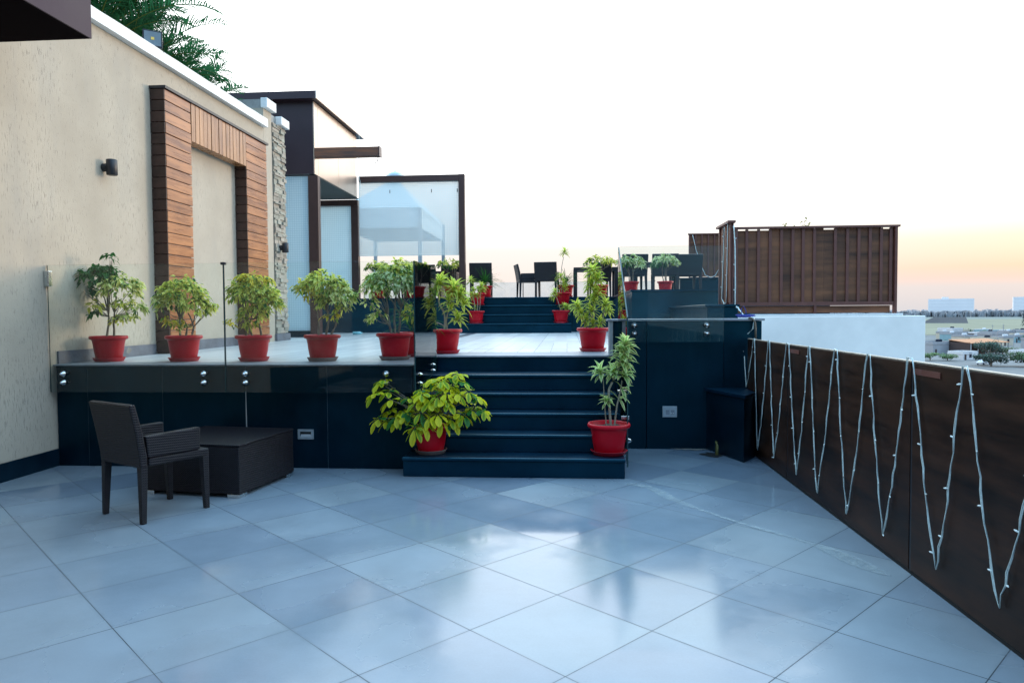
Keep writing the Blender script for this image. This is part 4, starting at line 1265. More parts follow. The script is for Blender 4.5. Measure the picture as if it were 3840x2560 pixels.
# --- five ficus along the glass
ficus((-4.80, 7.16, dz(7.16)), 'ficus with dark green crown tufts at upper left, leftmost red pot on the deck',
      [(-.12, 0, .86, .19, .15, .11, 260, 'dark', 1.3), (-.05, 0, .97, .10, .09, .06, 60, 'dark', 1.2), (.03, 0, 1.08, .035, .035, .06, 26, 'dark', 1.0), (-.25, 0, .74, .07, .07, .07, 50, 'dark', 1.4),
       (.13, 0, .77, .17, .15, .12, 330, 'pale', .95), (.20, 0, .60, .08, .08, .06, 80, 'lime', .9), (.32, 0, .57, .06, .06, .04, 60, 'pale', .9), (.12, .02, .44, .06, .06, .06, 60, 'lime', .8), (.22, 0, .48, .05, .05, .03, 36, 'pale', .9), (-.11, 0, .58, .06, .06, .04, 36, 'lime', 1.1), (-.13, 0, .53, .04, .04, .03, 16, 'dark', 1.4)],
      [(-.06, 0, .72, -.04, 0), (.10, 0, .68, .06, .01)], s=.93)
ficus((-3.985, 7.17, dz(7.17)), 'dense round lime green ficus in the second red pot from the wall',
      [(0, 0, .68, .20, .17, .14, 560, 'lime', .95), (-.13, 0, .60, .12, .12, .13, 220, 'pale', .9), (.12, 0, .56, .11, .11, .11, 200, 'lime', .9), (0, 0, .79, .13, .11, .08, 170, 'lime', .9), (.27, 0, .59, .04, .04, .025, 30, 'lime', .9), (-.12, 0, .42, .07, .07, .05, 60, 'gold', .9), (0, 0, .36, .045, .045, .05, 36, 'pale', .8)],
      [(0, 0, .55, -.02, 0), (.05, 0, .5, .05, 0), (-.05, 0, .5, 0, .03)], s=.93, rz=.4)
ficus((-3.235, 7.17, dz(7.17)), 'round ficus with golden top leaves right of the glass joint',
      [(0, 0, .70, .20, .16, .13, 560, 'lime', 1.0), (-.10, 0, .73, .12, .11, .10, 160, 'lime', 1.0), (.14, 0, .60, .13, .12, .13, 260, 'lime', 1.0), (.03, 0, .85, .13, .11, .05, 170, 'gold', 1.0), (0, 0, .50, .13, .12, .10, 180, 'lime', .95), (-.03, 0, .37, .07, .07, .07, 60, 'lime', .9), (-.21, 0, .40, .05, .04, .03, 26, 'gold', .9)],
      [(-.03, 0, .55, -.06, 0), (.03, 0, .6, .08, .02), (0, 0, .5, .02, -.02)], s=.93)
ficus((-2.505, 7.17, dz(7.17)), 'ficus spreading sideways on bare stems in the fourth red pot with a dusty saucer',
      [(.03, 0, .77, .19, .15, .11, 430, 'lime', 1.0), (-.16, 0, .73, .10, .10, .08, 150, 'gold', .95), (.18, 0, .66, .13, .12, .12, 270, 'pale', 1.0), (.06, 0, .62, .10, .10, .08, 140, 'lime', 1.0), (.22, 0, .54, .05, .05, .05, 40, 'lime', .9), (.10, 0, .45, .045, .045, .05, 34, 'gold', .9), (0, 0, .86, .10, .09, .05, 90, 'lime', .95)],
      [(-.10, 0, .65, -.05, 0), (.02, 0, .65, .02, 0), (.12, 0, .6, .05, .02)], s=.94, old=True)
ficus((-1.79, 7.33, dz(7.33)), 'grey green ficus on tall bare grey stems behind the glass corner',
      [(0, 0, .82, .22, .17, .14, 500, 'grey', 1.05), (-.20, 0, .74, .12, .12, .12, 210, 'pale', 1.0), (.15, 0, .76, .14, .13, .12, 230, 'grey', 1.0), (.03, 0, .95, .15, .12, .06, 170, 'lime', 1.0), (-.19, 0, .45, .05, .05, .06, 50, 'pale', .95), (.20, 0, .48, .06, .06, .08, 66, 'lime', .95), (-.25, 0, .60, .05, .05, .06, 40, 'pale', .9)],
      [(-.08, 0, .7, -.02, 0), (.05, 0, .72, .03, 0), (.01, .02, .7, 0, .02), (-.17, 0, .5, -.02, 0)], s=.97, old=True)
grassy((-1.70, 7.88, dz(7.88)), 'dark green strappy plant in a red pot behind the corner ficus', 60, .55, .95, .22)
dracaena((-1.44, 8.43, dz(8.43)), 'branching yellow edged dracaena at the left of the stair head',
         [([(-.02, 0, 0), (-.01, 0, .45), (-.08, 0, .62), (-.06, 0, .78)], .012), ([(0, .01, 0), (.01, .01, .42), (.06, .0, .58), (.10, 0, .70)], .010), ([(.01, 0, 0), (.03, 0, .35), (.12, 0, .40)], .009), ([(-.02, .02, 0), (-.03, .02, .33), (-.2, 0, .40)], .008)],
         [(-.06, 0, .80, 34, 1.15, (0, 0, 1)), (-.10, 0, .72, 26, 1.1, (-.3, 0, 1)), (.10, 0, .72, 34, 1.2, (.2, 0, 1)), (.16, 0, .64, 26, 1.1, (.4, 0, .9)), (.04, 0, .58, 20, 1.0, (0, -.3, 1)), (.14, -.02, .38, 24, 1.0, (.3, -.1, 1)), (-.22, 0, .37, 24, 1.0, (-.3, 0, 1)), (.07, 0, .50, 14, .8, (0, 0, 1)), (.2, 0, .55, 12, 1.0, (.5, 0, .5))])
dracaena((0.315, 8.80, dz(8.80)), 'tall column of yellow edged dracaena at the right of the stair head',
         [([(0, 0, 0), (.0, 0, .4), (.01, 0, .8)], .012), ([(-.04, 0, 0), (-.12, 0, .38), (-.16, 0, .5)], .009), ([(.05, 0, 0), (.11, 0, .34), (.14, 0, .52)], .009)],
         [(.0, 0, .30, 18, .9, (0, -.2, 1)), (-.06, 0, .36, 18, .9, (-.5, -.2, 1)), (.07, 0, .33, 18, .9, (.5, -.2, 1)), (-.02, 0, .46, 24, 1.0, (0, 0, 1)), (.01, 0, .58, 26, 1.0, (0, 0, 1)), (.04, 0, .68, 30, 1.1, (.1, 0, 1)), (-.01, 0, .78, 30, 1.1, (-.1, 0, 1)), (.05, 0, .84, 26, 1.05, (.2, 0, 1)), (.0, 0, .94, 30, 1.1, (0, 0, 1)), (-.17, 0, .52, 24, 1.0, (-.4, 0, 1)), (.14, 0, .54, 22, .95, (.5, 0, 1)), (-.12, 0, .44, 16, .9, (-.6, 0, .8)), (.16, 0, .47, 14, .8, (.7, 0, .6))], L=.16)
dracaena((0.382, 6.60, .18), 'leaning white edged dracaena at the right end of the lowest step',
         [([(.02, 0, 0), (.0, 0, .55), (.02, 0, .64), (.08, 0, .76), (.12, 0, .88), (.15, 0, .97)], .012), ([(.05, .01, 0), (.07, 0, .42), (.10, 0, .56), (.12, 0, .68)], .009), ([(-.02, .02, 0), (-.04, .02, .5), (-.05, .02, .70)], .006)],
         [(-.07, .02, .73, 22, 1.0, (-.3, -.2, 1)), (.05, 0, .73, 24, 1.0, (-.2, -.1, 1)), (.12, 0, .82, 28, 1.1, (.3, -.1, 1)), (.13, 0, .91, 30, 1.1, (.2, -.1, 1)), (.15, 0, .99, 28, .95, (.1, 0, 1)), (.13, 0, .71, 20, 1.0, (.5, -.1, .6)), (-.02, 0, .47, 20, .75, (-.1, -.3, 1)), (.09, 0, .50, 6, .9, (.8, 0, .4)), (.11, 0, .60, 6, .9, (.9, 0, .2))], pal='white', L=.15)

def schefflera():
    t = thing('potted_schefflera', 'bushy yellow and green schefflera in a red pot on the lowest step', 'potted plant', (-1.275, 6.58, .18))
    zs = pot_parts(t, .9, True)
    tk = MB(); lv = MB()
    ends = []
    specs = [(-.50, 0, .66), (-.44, -.03, .58), (-.56, 0, .55), (-.40, -.02, .50), (-.30, -.04, .42), (-.42, 0, .40), (-.46, -.05, .32), (-.33, -.08, .30), (-.2, -.1, .36), (-.12, -.12, .47), (-.05, -.1, .58), (.02, 0, .66), (.10, -.05, .68), (.18, 0, .70), (.26, 0, .72), (.31, -.04, .66), (.22, -.1, .60), (.12, -.13, .56), (.03, -.16, .48), (-.08, -.18, .38), (-.02, -.2, .30), (.1, -.18, .42), (.2, -.16, .48), (.3, -.08, .54), (.4, -.03, .58), (.47, 0, .52), (.42, -.06, .44), (.36, -.1, .38), (.26, -.14, .34), (.15, -.19, .31), (-.15, .1, .5), (.1, .12, .6), (.3, .1, .55), (-.3, .1, .48), (0, .1, .62), (-.2, -.02, .52), (.0, -.05, .55), (-.25, -.12, .38), (.5, .02, .42), (.05, -.2, .36), (-.12, -.2, .30), (.2, .0, .62), (-.36, -.06, .37)]
    specs += [(x + rnd.uniform(-.05, .05), y + rnd.uniform(-.05, .05), z + rnd.uniform(-.06, .03)) for x, y, z in specs[::2]]
    specs = [(x * .9, y, z) for x, y, z in specs]
    for x, y, z in specs:
        e = Vector((x + rnd.uniform(-.03, .03), y + rnd.uniform(-.03, .03), z + rnd.uniform(-.03, .03)))
        o = Vector((rnd.uniform(-.05, .05), rnd.uniform(-.05, .05), zs))
        m = o.lerp(e, .45) + Vector((0, 0, .07))
        tk.tube([o, o.lerp(m, .5), m, m.lerp(e, .6), e], [.008, .007, .005, .0035, .0025], 6)
        ax = (e - m).normalized() * .5 + Vector((0, -.15, .6)); ax.normalize()
        u = ax.cross(Vector((0, 1, 0.01))).normalized(); v = ax.cross(u)
        n = rnd.choice((6, 7, 8)); ph = rnd.uniform(0, 6)
        bright = rnd.random()
        for k in range(n):
            a = ph + 2 * math.pi * k / n
            d = (u * math.cos(a) + v * math.sin(a)) * .95 + ax * rnd.uniform(-.1, .35)
            r = rnd.random()
            if r < .50: cin, cout = (.62, .62, .018), (.85, .78, .025)
            elif r < .84: cin, cout = (.14, .34, .02), (.70, .70, .025)
            else: cin, cout = (.02, .14, .025), (.05, .24, .03)
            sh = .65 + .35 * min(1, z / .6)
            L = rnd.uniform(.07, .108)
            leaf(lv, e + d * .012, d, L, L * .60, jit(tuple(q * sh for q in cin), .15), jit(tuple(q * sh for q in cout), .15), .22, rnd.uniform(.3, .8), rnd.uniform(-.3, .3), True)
    tk.build('stem', M['bark'], t, smooth=True)
    lv.build('foliage', M['leaf'], t, colors=True, recalc=False)
schefflera()

# --- pots on the far steps and on the upper terrace
GS = 'potted plants lining the far steps'
dracaena((-2.055, 16.13, 1.26), 'leggy dracaena in a red pot on the lowest far step, left side',
         [([(-.03, 0, 0), (-.04, 0, .5), (-.10, 0, .80)], .010), ([(.02, 0, 0), (.04, 0, .45), (.02, 0, .62)], .010), ([(.05, 0, 0), (.09, 0, .4), (.10, 0, .72)], .008)],
         [(-.11, 0, .95, 22, 1.0, (-.2, 0, 1)), (-.07, 0, .62, 20, 1.0, (-.3, 0, 1)), (.12, 0, .80, 26, 1.1, (.2, 0, 1)), (.02, 0, .60, 16, .9, (0, 0, 1)), (-.02, 0, .35, 6, .6, (0, 0, 1))], GS)
dracaena((-2.09, 16.74, 1.676), 'short dracaena in a red pot on the third far step, left side',
         [([(0, 0, 0), (0, 0, .3)], .010), ([(.05, 0, 0), (.10, 0, .3)], .008)],
         [(-.08, 0, .33, 20, .9, (-.4, 0, 1)), (.10, 0, .34, 20, .9, (.4, 0, 1)), (0, 0, .36, 14, .8, (0, 0, 1))], GS)
grassy((-1.98, 17.25, TZ), 'fine leaved grassy plant at the head of the far steps, left side', 70, .60, 1.0, .12, GS)
dracaena((-.135, 16.13, 1.26), 'low dracaena in a red pot on the lowest far step, right side',
         [([(0, 0, 0), (-.02, 0, .35), (-.10, 0, .60)], .010), ([(.05, 0, 0), (.10, 0, .3)], .009)],
         [(.08, 0, .33, 24, 1.0, (.3, 0, 1)), (-.14, 0, .58, 24, 1.0, (-.4, 0, 1)), (.14, 0, .32, 12, .9, (.7, 0, .6)), (-.12, 0, .68, 18, .9, (-.3, 0, 1))], GS)
dracaena((-.10, 16.74, 1.676), 'slender tall dracaena with a lone top tuft on the third far step',
         [([(0, 0, 0), (-.04, 0, .5), (-.02, 0, .85), (.03, 0, 1.12)], .010), ([(.03, 0, 0), (.03, 0, .45)], .008)],
         [(.04, 0, 1.18, 26, 1.0, (.2, 0, 1)), (-.04, 0, .62, 24, 1.0, (0, 0, 1)), (.02, 0, .46, 22, 1.0, (0, -.2, 1)), (.04, 0, .36, 16, .9, (.3, 0, 1))], GS)
grassy((-.02, 17.25, TZ), 'fine leaved grassy plant at the head of the far steps, right side', 70, .55, 1.0, .12, GS)

GU = 'small ficus trees in red pots on the upper terrace'
def up_ficus(x, y, label, w=.26, top=.95, pal='lime', z=TZ, s=1.0):
    return ficus((x, y, z), label,
        [(0, 0, top - .15, w, w * .8, .10, 230, pal, 1.15), (-w * .6, 0, top - .22, w * .5, w * .5, .08, 90, 'dark', 1.1), (w * .6, 0, top - .2, w * .5, w * .5, .08, 90, pal, 1.1)],
        [(-.06, 0, top - .25, -.03, 0), (.05, 0, top - .22, .03, 0), (.0, .02, top - .2, 0, .02)], GU, s)
up_ficus(-4.62, 17.28, 'small flat topped ficus at the left post of the glass windscreen')
up_ficus(-3.83, 17.28, 'small ficus below the middle of the glass windscreen', .24, .96)
up_ficus(-2.80, 17.28, 'small ficus beside the right post of the glass windscreen', .27, 1.0)
dracaena((-3.42, 17.25, TZ), 'thin dracaena in a red pot between two ficus below the windscreen',
         [([(0, 0, 0), (.03, 0, .5), (-.02, 0, .7)], .010)], [(-.02, 0, .75, 22, 1.0, (0, 0, 1)), (.06, 0, .6, 16, 1.0, (.4, 0, 1))], None)
up_ficus(0.80, 17.3, 'small dark ficus standing behind the tall dracaena on the upper terrace', .32, 1.02, 'lime')
up_ficus(1.286, 14.5, 'small pale ficus nearest the sloping glass edge on the right wing', .21, .80, 'grey', TZ, .82)
up_ficus(1.96, 14.5, 'small pale ficus in the middle of the right glass panel', .21, .80, 'grey', TZ, .82)

# ------------------------------------------------------------------ wicker furniture
def chair_parts(t, mat):
    # local frame: seat faces +y, origin on the floor at the middle
    w, d = .27, .27
    def leg(x, y, sx, sy):
        mb = MB(); a, b = .027, .018
        mb.hexa([(x - b + sx * .012, y - b + sy * .012, 0), (x + b + sx * .012, y - b + sy * .012, 0), (x + b + sx * .012, y + b + sy * .012, 0), (x - b + sx * .012, y + b + sy * .012, 0),
                 (x - a, y - a, .41), (x + a, y - a, .41), (x + a, y + a, .41), (x - a, y + a, .41)])
        mb.build('leg', mat, t, bevel=.004)
    leg(-w + .03, -d + .03, -1, -1); leg(w - .03, -d + .03, 1, -1); leg(-w + .03, d - .03, -.3, 1); leg(w - .03, d - .03, .3, 1)
    B(-w + .002, w - .002, -d + .062, d, .405, .465).build('seat', mat, t, bevel=.012)
    # back slab leaning back, slightly wider at the top
    mb = MB(); th = .055
    prof = [(-d, .40), (-d - .005, .47), (-d - .035, .66), (-d - .075, .855), (-d - .075 + th * .8, .862), (-d - .035 + th, .66), (-d + th, .47), (-d + th, .40)]
    n = len(prof)
    vs = [(-w - (.0 if z < .5 else .008), y, z) for y, z in prof] + [(w + (.0 if z < .5 else .008), y, z) for y, z in prof]
    fs = [tuple(reversed(range(n))), tuple(range(n, 2 * n))] + [(i, (i + 1) % n, n + (i + 1) % n, n + i) for i in range(n)]
    mb.add(vs, fs); mb.build('backrest', mat, t, bevel=.012)
    for sx in (-1, 1):
        x0, x1 = (w - .055, w + .001) if sx > 0 else (-w - .001, -w + .055)
        mb = MB(); mb.xprism([(-d + .058, .467), (d - .075, .467), (d - .07, .635), (-d + .04, .625), (-d + .045, .6)], x0, x1)
        mb.build('armrest', mat, t, bevel=.010)
chair0 = None
def chair(x, y, z, face, label, group=None, far=True):
    """face: direction (radians, 0 = +y) the sitter looks"""
    global chair0
    if far:
        if chair0 is None:
            t = thing('wicker_chair', label, 'chair', (x, y, z), face, group); chair_parts(t, M['wicker_far']); chair0 = t
        else:
            t = copy_tree(chair0); t.location = (x, y, z); t.rotation_euler = (0, 0, face); t['label'] = label
        return t
    t = thing('wicker_chair', label, 'chair', (x, y, z), face, group); chair_parts(t, M['wicker'])
    return t
# near chair: rear legs (-3.418,5.021) (-3.015,4.862), front legs (-2.788,5.277) (-3.207,5.462)
f = chair(-3.108, 5.155, 0, -math.atan2(.227, .415), 'dark brown wicker armchair standing alone on the lower tiled floor', None, False)
def coffee_table():
    t = thing('wicker_table', 'low square dark wicker coffee table with steel feet by the black wall', 'table', (-3.03, 6.02, 0), math.atan2(-.117, .851) + .0)
    # side directions: near->right (.117,.851), near->left (-.906,.127)
    w, d = .455, .43
    B(-w, w, -d, d, .032, .418).build('table_box', M['wicker'], t, bevel=.006)
    B(-w - .004, w + .004, -d - .004, d + .004, .420, .436).build('table_top', M['wicker'], t, bevel=.005)
    for sx in (-1, 1):
        for sy in (-1, 1):
            cx, cy = sx * (w - .06), sy * (d - .06)
            B(cx - .055, cx + .055, cy - .055, cy + .055, 0, .030).build('foot', M['steel'], t, bevel=.002)
coffee_table()
GC = 'black wicker armchairs on the upper terrace'
chair(-2.12, 17.75, TZ, 0.05, 'black wicker chair seen from behind right of the windscreen post', GC)
chair(-.48, 17.7, TZ, -.12, 'black wicker chair from behind against the sky above the far steps', GC)
chair(-.98, 18.3, TZ, -1.35, 'black wicker chair turned sideways above the far steps', GC)
chair(.80, 18.0, TZ, .1, 'black wicker chair pushed up to the dark table behind the tall dracaena', GC)
chair(1.42, 15.7, TZ, .1, 'black wicker chair behind the leftmost ficus seen through the right glass', GC)
chair(2.10, 15.7, TZ, -.05, 'black wicker chair behind the middle ficus seen through the right glass', GC)
chair(2.60, 15.9, TZ, .1, 'black wicker chair beside the granite ledge seen through the right glass', GC)
chair(-4.42, 18.2, TZ, .0, 'black wicker chair behind the leftmost ficus under the windscreen', GC)
chair(-3.55, 18.2, TZ, -.1, 'black wicker chair in the middle opening under the windscreen', GC)
chair(-2.98, 18.5, TZ, .15, 'black wicker chair behind the right ficus under the windscreen', GC)
def dining_table(x0, x1, y0, y1, label):
    t = thing('dining_table', label, 'table', ((x0 + x1) / 2, (y0 + y1) / 2, TZ), 0, 'black wicker dining tables')
    w, d = (x1 - x0) / 2, (y1 - y0) / 2
    B(-w, w, -d, d, .68, .75).build('table_top', M['wicker_far'], t, bevel=.004)
    for sx in (-1, 1):
        for sy in (-1, 1): B(sx * (w - .045) - .045, sx * (w - .045) + .045, sy * (d - .045) - .045, sy * (d - .045) + .045, 0, .678).build('leg', M['wicker_far'], t)
dining_table(.17, 1.27, 17.65 + .2, 18.9, 'black square leg dining table right of the far steps')
dining_table(1.5, 2.5, 16.3, 17.2, 'black dining table between the chairs behind the right glass panel')
dining_table(-4.3, -3.1, 18.8, 19.8, 'black dining table beyond the windscreen')
def bench():
    t = thing('slatted_bench', 'dark slatted wooden crate bench next to the windscreen post', 'bench', (-2.83, 17.75, TZ))
    for k in range(7): B(.10 + .0 , .12, -.25 + .075 * k, -.21 + .075 * k, .0, .62).build('slat', M['wood_dark'], t)
    B(-.30, .125, -.27, .29, .622, .65).build('top_board', M['wood_dark'], t)
    B(-.30, .095, -.27, -.25, .30, .36).build('rail', M['wood_dark'], t)
    B(-.30, -.27, -.25, .27, 0, .62).build('side_board', M['wood_dark'], t)
bench()
mb = MB(); mb.tube([(-.09, 0, .035), (.05, 0, .035), (.08, 0, .035), (.10, 0, .035), (.12, .0, .035)], [.034, .034, .028, .013, .013], 14)
o = mb.build('plastic_bottle', M['bottle'], smooth=True); o.location = (-4.60, 15.4, dz(15.4)); o.rotation_euler = (0, 0, .2)
tag(o, 'pale blue plastic bottle lying on the deck before the dark wall', 'bottle')

# ------------------------------------------------------------------ areca palms behind the left wall
def palm(loc, label, nf, L, seed, lean=0):
    t = thing('areca_palm', label, 'palm', loc, 0, 'areca palms on the roof behind the plaster wall')
    tr = MB(); lv = MB()
    for k in range(5):
        a = k * 1.3; tr.tube([(.08 * math.cos(a), .08 * math.sin(a), 0), (.12 * math.cos(a), .12 * math.sin(a), .5), (.18 * math.cos(a), .2 * math.sin(a), .9)], [.035, .03, .022], 8)
    tr.build('trunk', M['bark_pale'], t, smooth=True)
    for i in range(nf):
        a = i * 2.399 + rnd.uniform(-.2, .2); el = rnd.uniform(.55, 1.35)
        d = Vector((math.cos(a) * math.cos(el), math.sin(a) * math.cos(el), math.sin(el)))
        pos = Vector((.1 * math.cos(a), .1 * math.sin(a), .55 + rnd.uniform(0, .35))); pts = [pos.copy()]
        n = 22; LL = L * rnd.uniform(.75, 1.1); cur = d.copy()
        for k in range(n):
            pos = pos + cur * (LL / n); cur = (cur + Vector((0, 0, -1)) * (.02 + .075 * (k / n))).normalized()
            pts.append(pos.copy())
        lv.tube(pts, [.012 * (1 - .85 * q / n) for q in range(n + 1)], 4, c=(.16, .20, .04))
        for k in range(4, n):
            tdir = (pts[k + 1 if k + 1 <= n else n] - pts[k - 1]).normalized()
            side = tdir.cross(Vector((0, 0, 1)))
            if side.length < .05: side = Vector((1, 0, 0))
            side.normalize(); upv = side.cross(tdir)
            f = k / n; ll = .42 * math.sin(math.pi * (0.12 + .8 * f)) * LL / 1.7
            for sgn in (-1, 1):
                for q in range(2):
                    dd = (side * sgn * rnd.uniform(.75, 1) + tdir * rnd.uniform(.45, .8) + upv * rnd.uniform(.05, .45)).normalized()
                    sh = rnd.uniform(.45, 1.1)
                    cc = tuple(x * sh for x in (.030, .165, .058))
                    ribbon(lv, pts[k] + tdir * (q * LL / n / 2), dd, ll * rnd.uniform(.85, 1.1), .011, cc, cc, .35, 3)
    lv.build('crown', M['leaf'], t, colors=True, recalc=False)
palm((-6.15, 9.0, 4.35), 'large areca palm nearest the canopy above the plaster wall', 36, 1.65, 1)
palm((-6.3, 9.9, 4.3), 'broad areca palm behind the floodlight', 38, 1.55, 2)
palm((-6.45, 10.9, 4.25), 'arching areca palm reaching furthest over the white coping', 34, 1.25, 3)
palm((-6.45, 12.05, 4.3), 'small low areca palm by the capped pier', 28, 1.1, 4)
palm((-6.9, 8.1, 4.5), 'dense tall areca palm at the back of the roof', 26, 1.9, 5)

# ------------------------------------------------------------------ distant town
def far_mat(name, c, var=.12, scale=.4): return pmat(name, c, .9, var, scale, spec=.1)  # far town colours are paled to paint in aerial haze
FM = {'white': far_mat('town_white', (.62, .60, .60)), 'cream': far_mat('town_cream', (.54, .47, .37)), 'grey': far_mat('town_grey', (.34, .335, .345)), 'blue': far_mat('town_blue', (.24, .36, .39)), 'brown': far_mat('town_brown', (.085, .06, .055)), 'dark': far_mat('town_window', (.035, .035, .05)), 'tank': far_mat('black_tank', (.02, .025, .04)), 'orange': far_mat('tin_roof_painted_sunlight', (.52, .25, .14)), 'pink': far_mat('brick_wash', (.27, .20, .19))}
def house(x, y, w, d, h, mat, label, rz=.45, tank=None, wins=2, roof='grey', lintel=False):
    t = thing('town_house', label, 'house', (x, y, GZ), rz, 'houses in the town below')
    B(-w / 2, w / 2, -d / 2, d / 2, 0, h).build('wall', FM[mat], t)
    mb = MB(); mb.box(-w / 2 - .15, w / 2 + .15, -d / 2 - .15, d / 2 + .15, h + .02, h + .22)
    for (a, b, c, e) in ((-w / 2, w / 2, -d / 2, -d / 2 + .2), (-w / 2, w / 2, d / 2 - .2, d / 2), (-w / 2, -w / 2 + .2, -d / 2 + .2, d / 2 - .2), (w / 2 - .2, w / 2, -d / 2 + .2, d / 2 - .2)):
        mb.box(a, b, c, e, h + .225, h + .9)
    r = mb.build('roof', FM[roof], t)
    for k in range(wins):
        xx = -w / 2 + w * (k + .7) / (wins + .4)
        B(xx - .55, xx + .55, -d / 2 - .03, -d / 2 + .1, h * .45, h * .45 + 1.4).build('window', FM['dark'], t)
    B(-w / 2 + w * .08, -w / 2 + w * .08 + .9, -d / 2 - .03, -d / 2 + .1, 0, 2.1).build('door', FM['brown'], t)
    if tank:
        mb = MB()
        for q in range(2): mb.lathe([(0, 0), (.6, 0), (.62, .5), (.6, 1.1), (.3, 1.3), (0, 1.32)], 14, w * .12 + q * 1.4, 0, h + .25)
        mb.build('water_tank', FM[tank], r, smooth=True)
    return t
house(217, 424, 8.5, 9, 4.6, 'white', 'white flat roofed house with black water tanks on top', .47, 'tank', 2, 'white')
house(204, 440, 9, 8, 4.6, 'cream', 'cream house at the left end of the far town row', .47, None, 1, 'cream')
house(228, 436, 7, 8, 3.6, 'cream', 'low yellowish house right of the white tank house', .47, 'white', 1, 'cream')
house(225, 412, 7, 6, 2.6, 'brown', 'small dark brown shed house with pale roof', .5, None, 1, 'white')
house(210, 405, 12, 6, 3.0, 'grey', 'long grey house in front of the white tank house', .45, None, 3, 'grey')
house(240, 430, 10, 8, 3.2, 'blue', 'pale blue tin walled house at the right of the town row', .5, None, 2, 'blue')
house(254, 425, 9, 8, 3.2, 'blue', 'blue green tin walled house furthest right in the town row', .52, None, 2, 'grey')
house(247, 405, 13, 6, 2.4, 'grey', 'low grey row house on the right of the town', .52, None, 3, 'grey')
house(186, 330, 9, 6, 4.6, 'grey', 'tall grey panelled building beyond the tin roofed shed', .55, None, 3, 'grey')
house(176, 283, 9, 6, 4.0, 'grey', 'grey corrugated building at the right of the shed', .55, None, 2, 'grey')
house(127, 258, 12, 8, 3.7, 'grey', 'pale grey rendered building left of the tin roofed shed', .47, 'tank', 0, 'grey')
house(121, 229, 6.5, 5, 1.9, 'white', 'small white hut with open front below the tin roofed shed', .48, None, 1, 'white')
house(139, 228, 9, 5, 2.3, 'white', 'white low roofed stall right of the small hut', .5, None, 2, 'white')
house(158, 236, 9, 5, 3.0, 'white', 'white yard building at the far right edge', .5, None, 2, 'grey')
def packed_town():
    n = 0
    for row, (yy, cnt) in enumerate(((268, 2), (300, 3), (322, 3), (352, 4), (380, 4), (398, 3), (446, 5), (462, 4))):
        for k in range(cnt):
            f = .50 + .15 * (k + rnd.uniform(.1, .9)) / cnt
            x, y = yy * f * 1.0, yy + rnd.uniform(-5, 5)
            if yy < 300 and f < .56: continue
            t = house(x, y, rnd.uniform(4, 9), rnd.uniform(4, 7), rnd.uniform(2.3, 4.2), rnd.choice(('white', 'cream', 'grey', 'grey', 'pink', 'blue')), 'small flat roofed house packed into the hazy town below', rnd.uniform(.35, .6), rnd.choice((None, None, 'tank', 'white')), rnd.choice((1, 2, 2)), rnd.choice(('white', 'grey', 'grey', 'cream')))
            t['group'] = 'small houses packed into the town'
    for k, (x, y) in enumerate(((150, 262), (178, 300), (200, 345), (232, 400), (214, 378), (192, 300))):
        t = thing('utility_pole', 'thin grey utility pole standing in the town below', 'pole', (x, y, GZ), .4, 'utility poles in the town')
        mb = MB(); mb.tube([(0, 0, 0), (0, 0, 8)], [.14, .09], 7); mb.build('pole', FM['grey'], t)
        B(-.8, .8, -.06, .06, 7.2, 7.35).build('crossarm', FM['grey'], t)
    for k in range(16):
        yy = rnd.uniform(215, 455); x = yy * rnd.uniform(.50, .66)
        far_tree(x, yy, rnd.uniform(3, 7), rnd.uniform(2.2, 5), 'small hazy green tree scattered among the town houses', (rnd.uniform(.13, .2), rnd.uniform(.20, .27), rnd.uniform(.13, .17)), 420, True, .55)
def shed():
    t = thing('tin_shed', 'long open shed with an orange lit tin roof', 'shed', (140, 256, GZ), .48)
    mb = MB(); mb.add([(-9, -4, 4.3), (11, -4, 4.3), (11, 4, 5.3), (-9, 4, 5.3), (-9, -4, 4.15), (11, -4, 4.15), (11, 4, 5.15), (-9, 4, 5.15)], [(0, 1, 2, 3), (4, 7, 6, 5), (0, 4, 5, 1), (1, 5, 6, 2), (2, 6, 7, 3), (3, 7, 4, 0)])
    mb.build('tin_roof', FM['orange'], t)  # orange base colour paints low sunlight on the tin
    for x in (-8.6, -5, -1, 3, 7, 10.6): B(x - .12, x + .12, -3.8, -3.56, 0, 4.14).build('post', FM['grey'], t)
    B(-8.9, 10.9, 3.5, 3.8, 0, 5.0).build('rear_wall', FM['brown'], t)
    B(-8.9, -8.7, -3.5, 3.4, 0, 4.5).build('side_wall', FM['brown'], t)
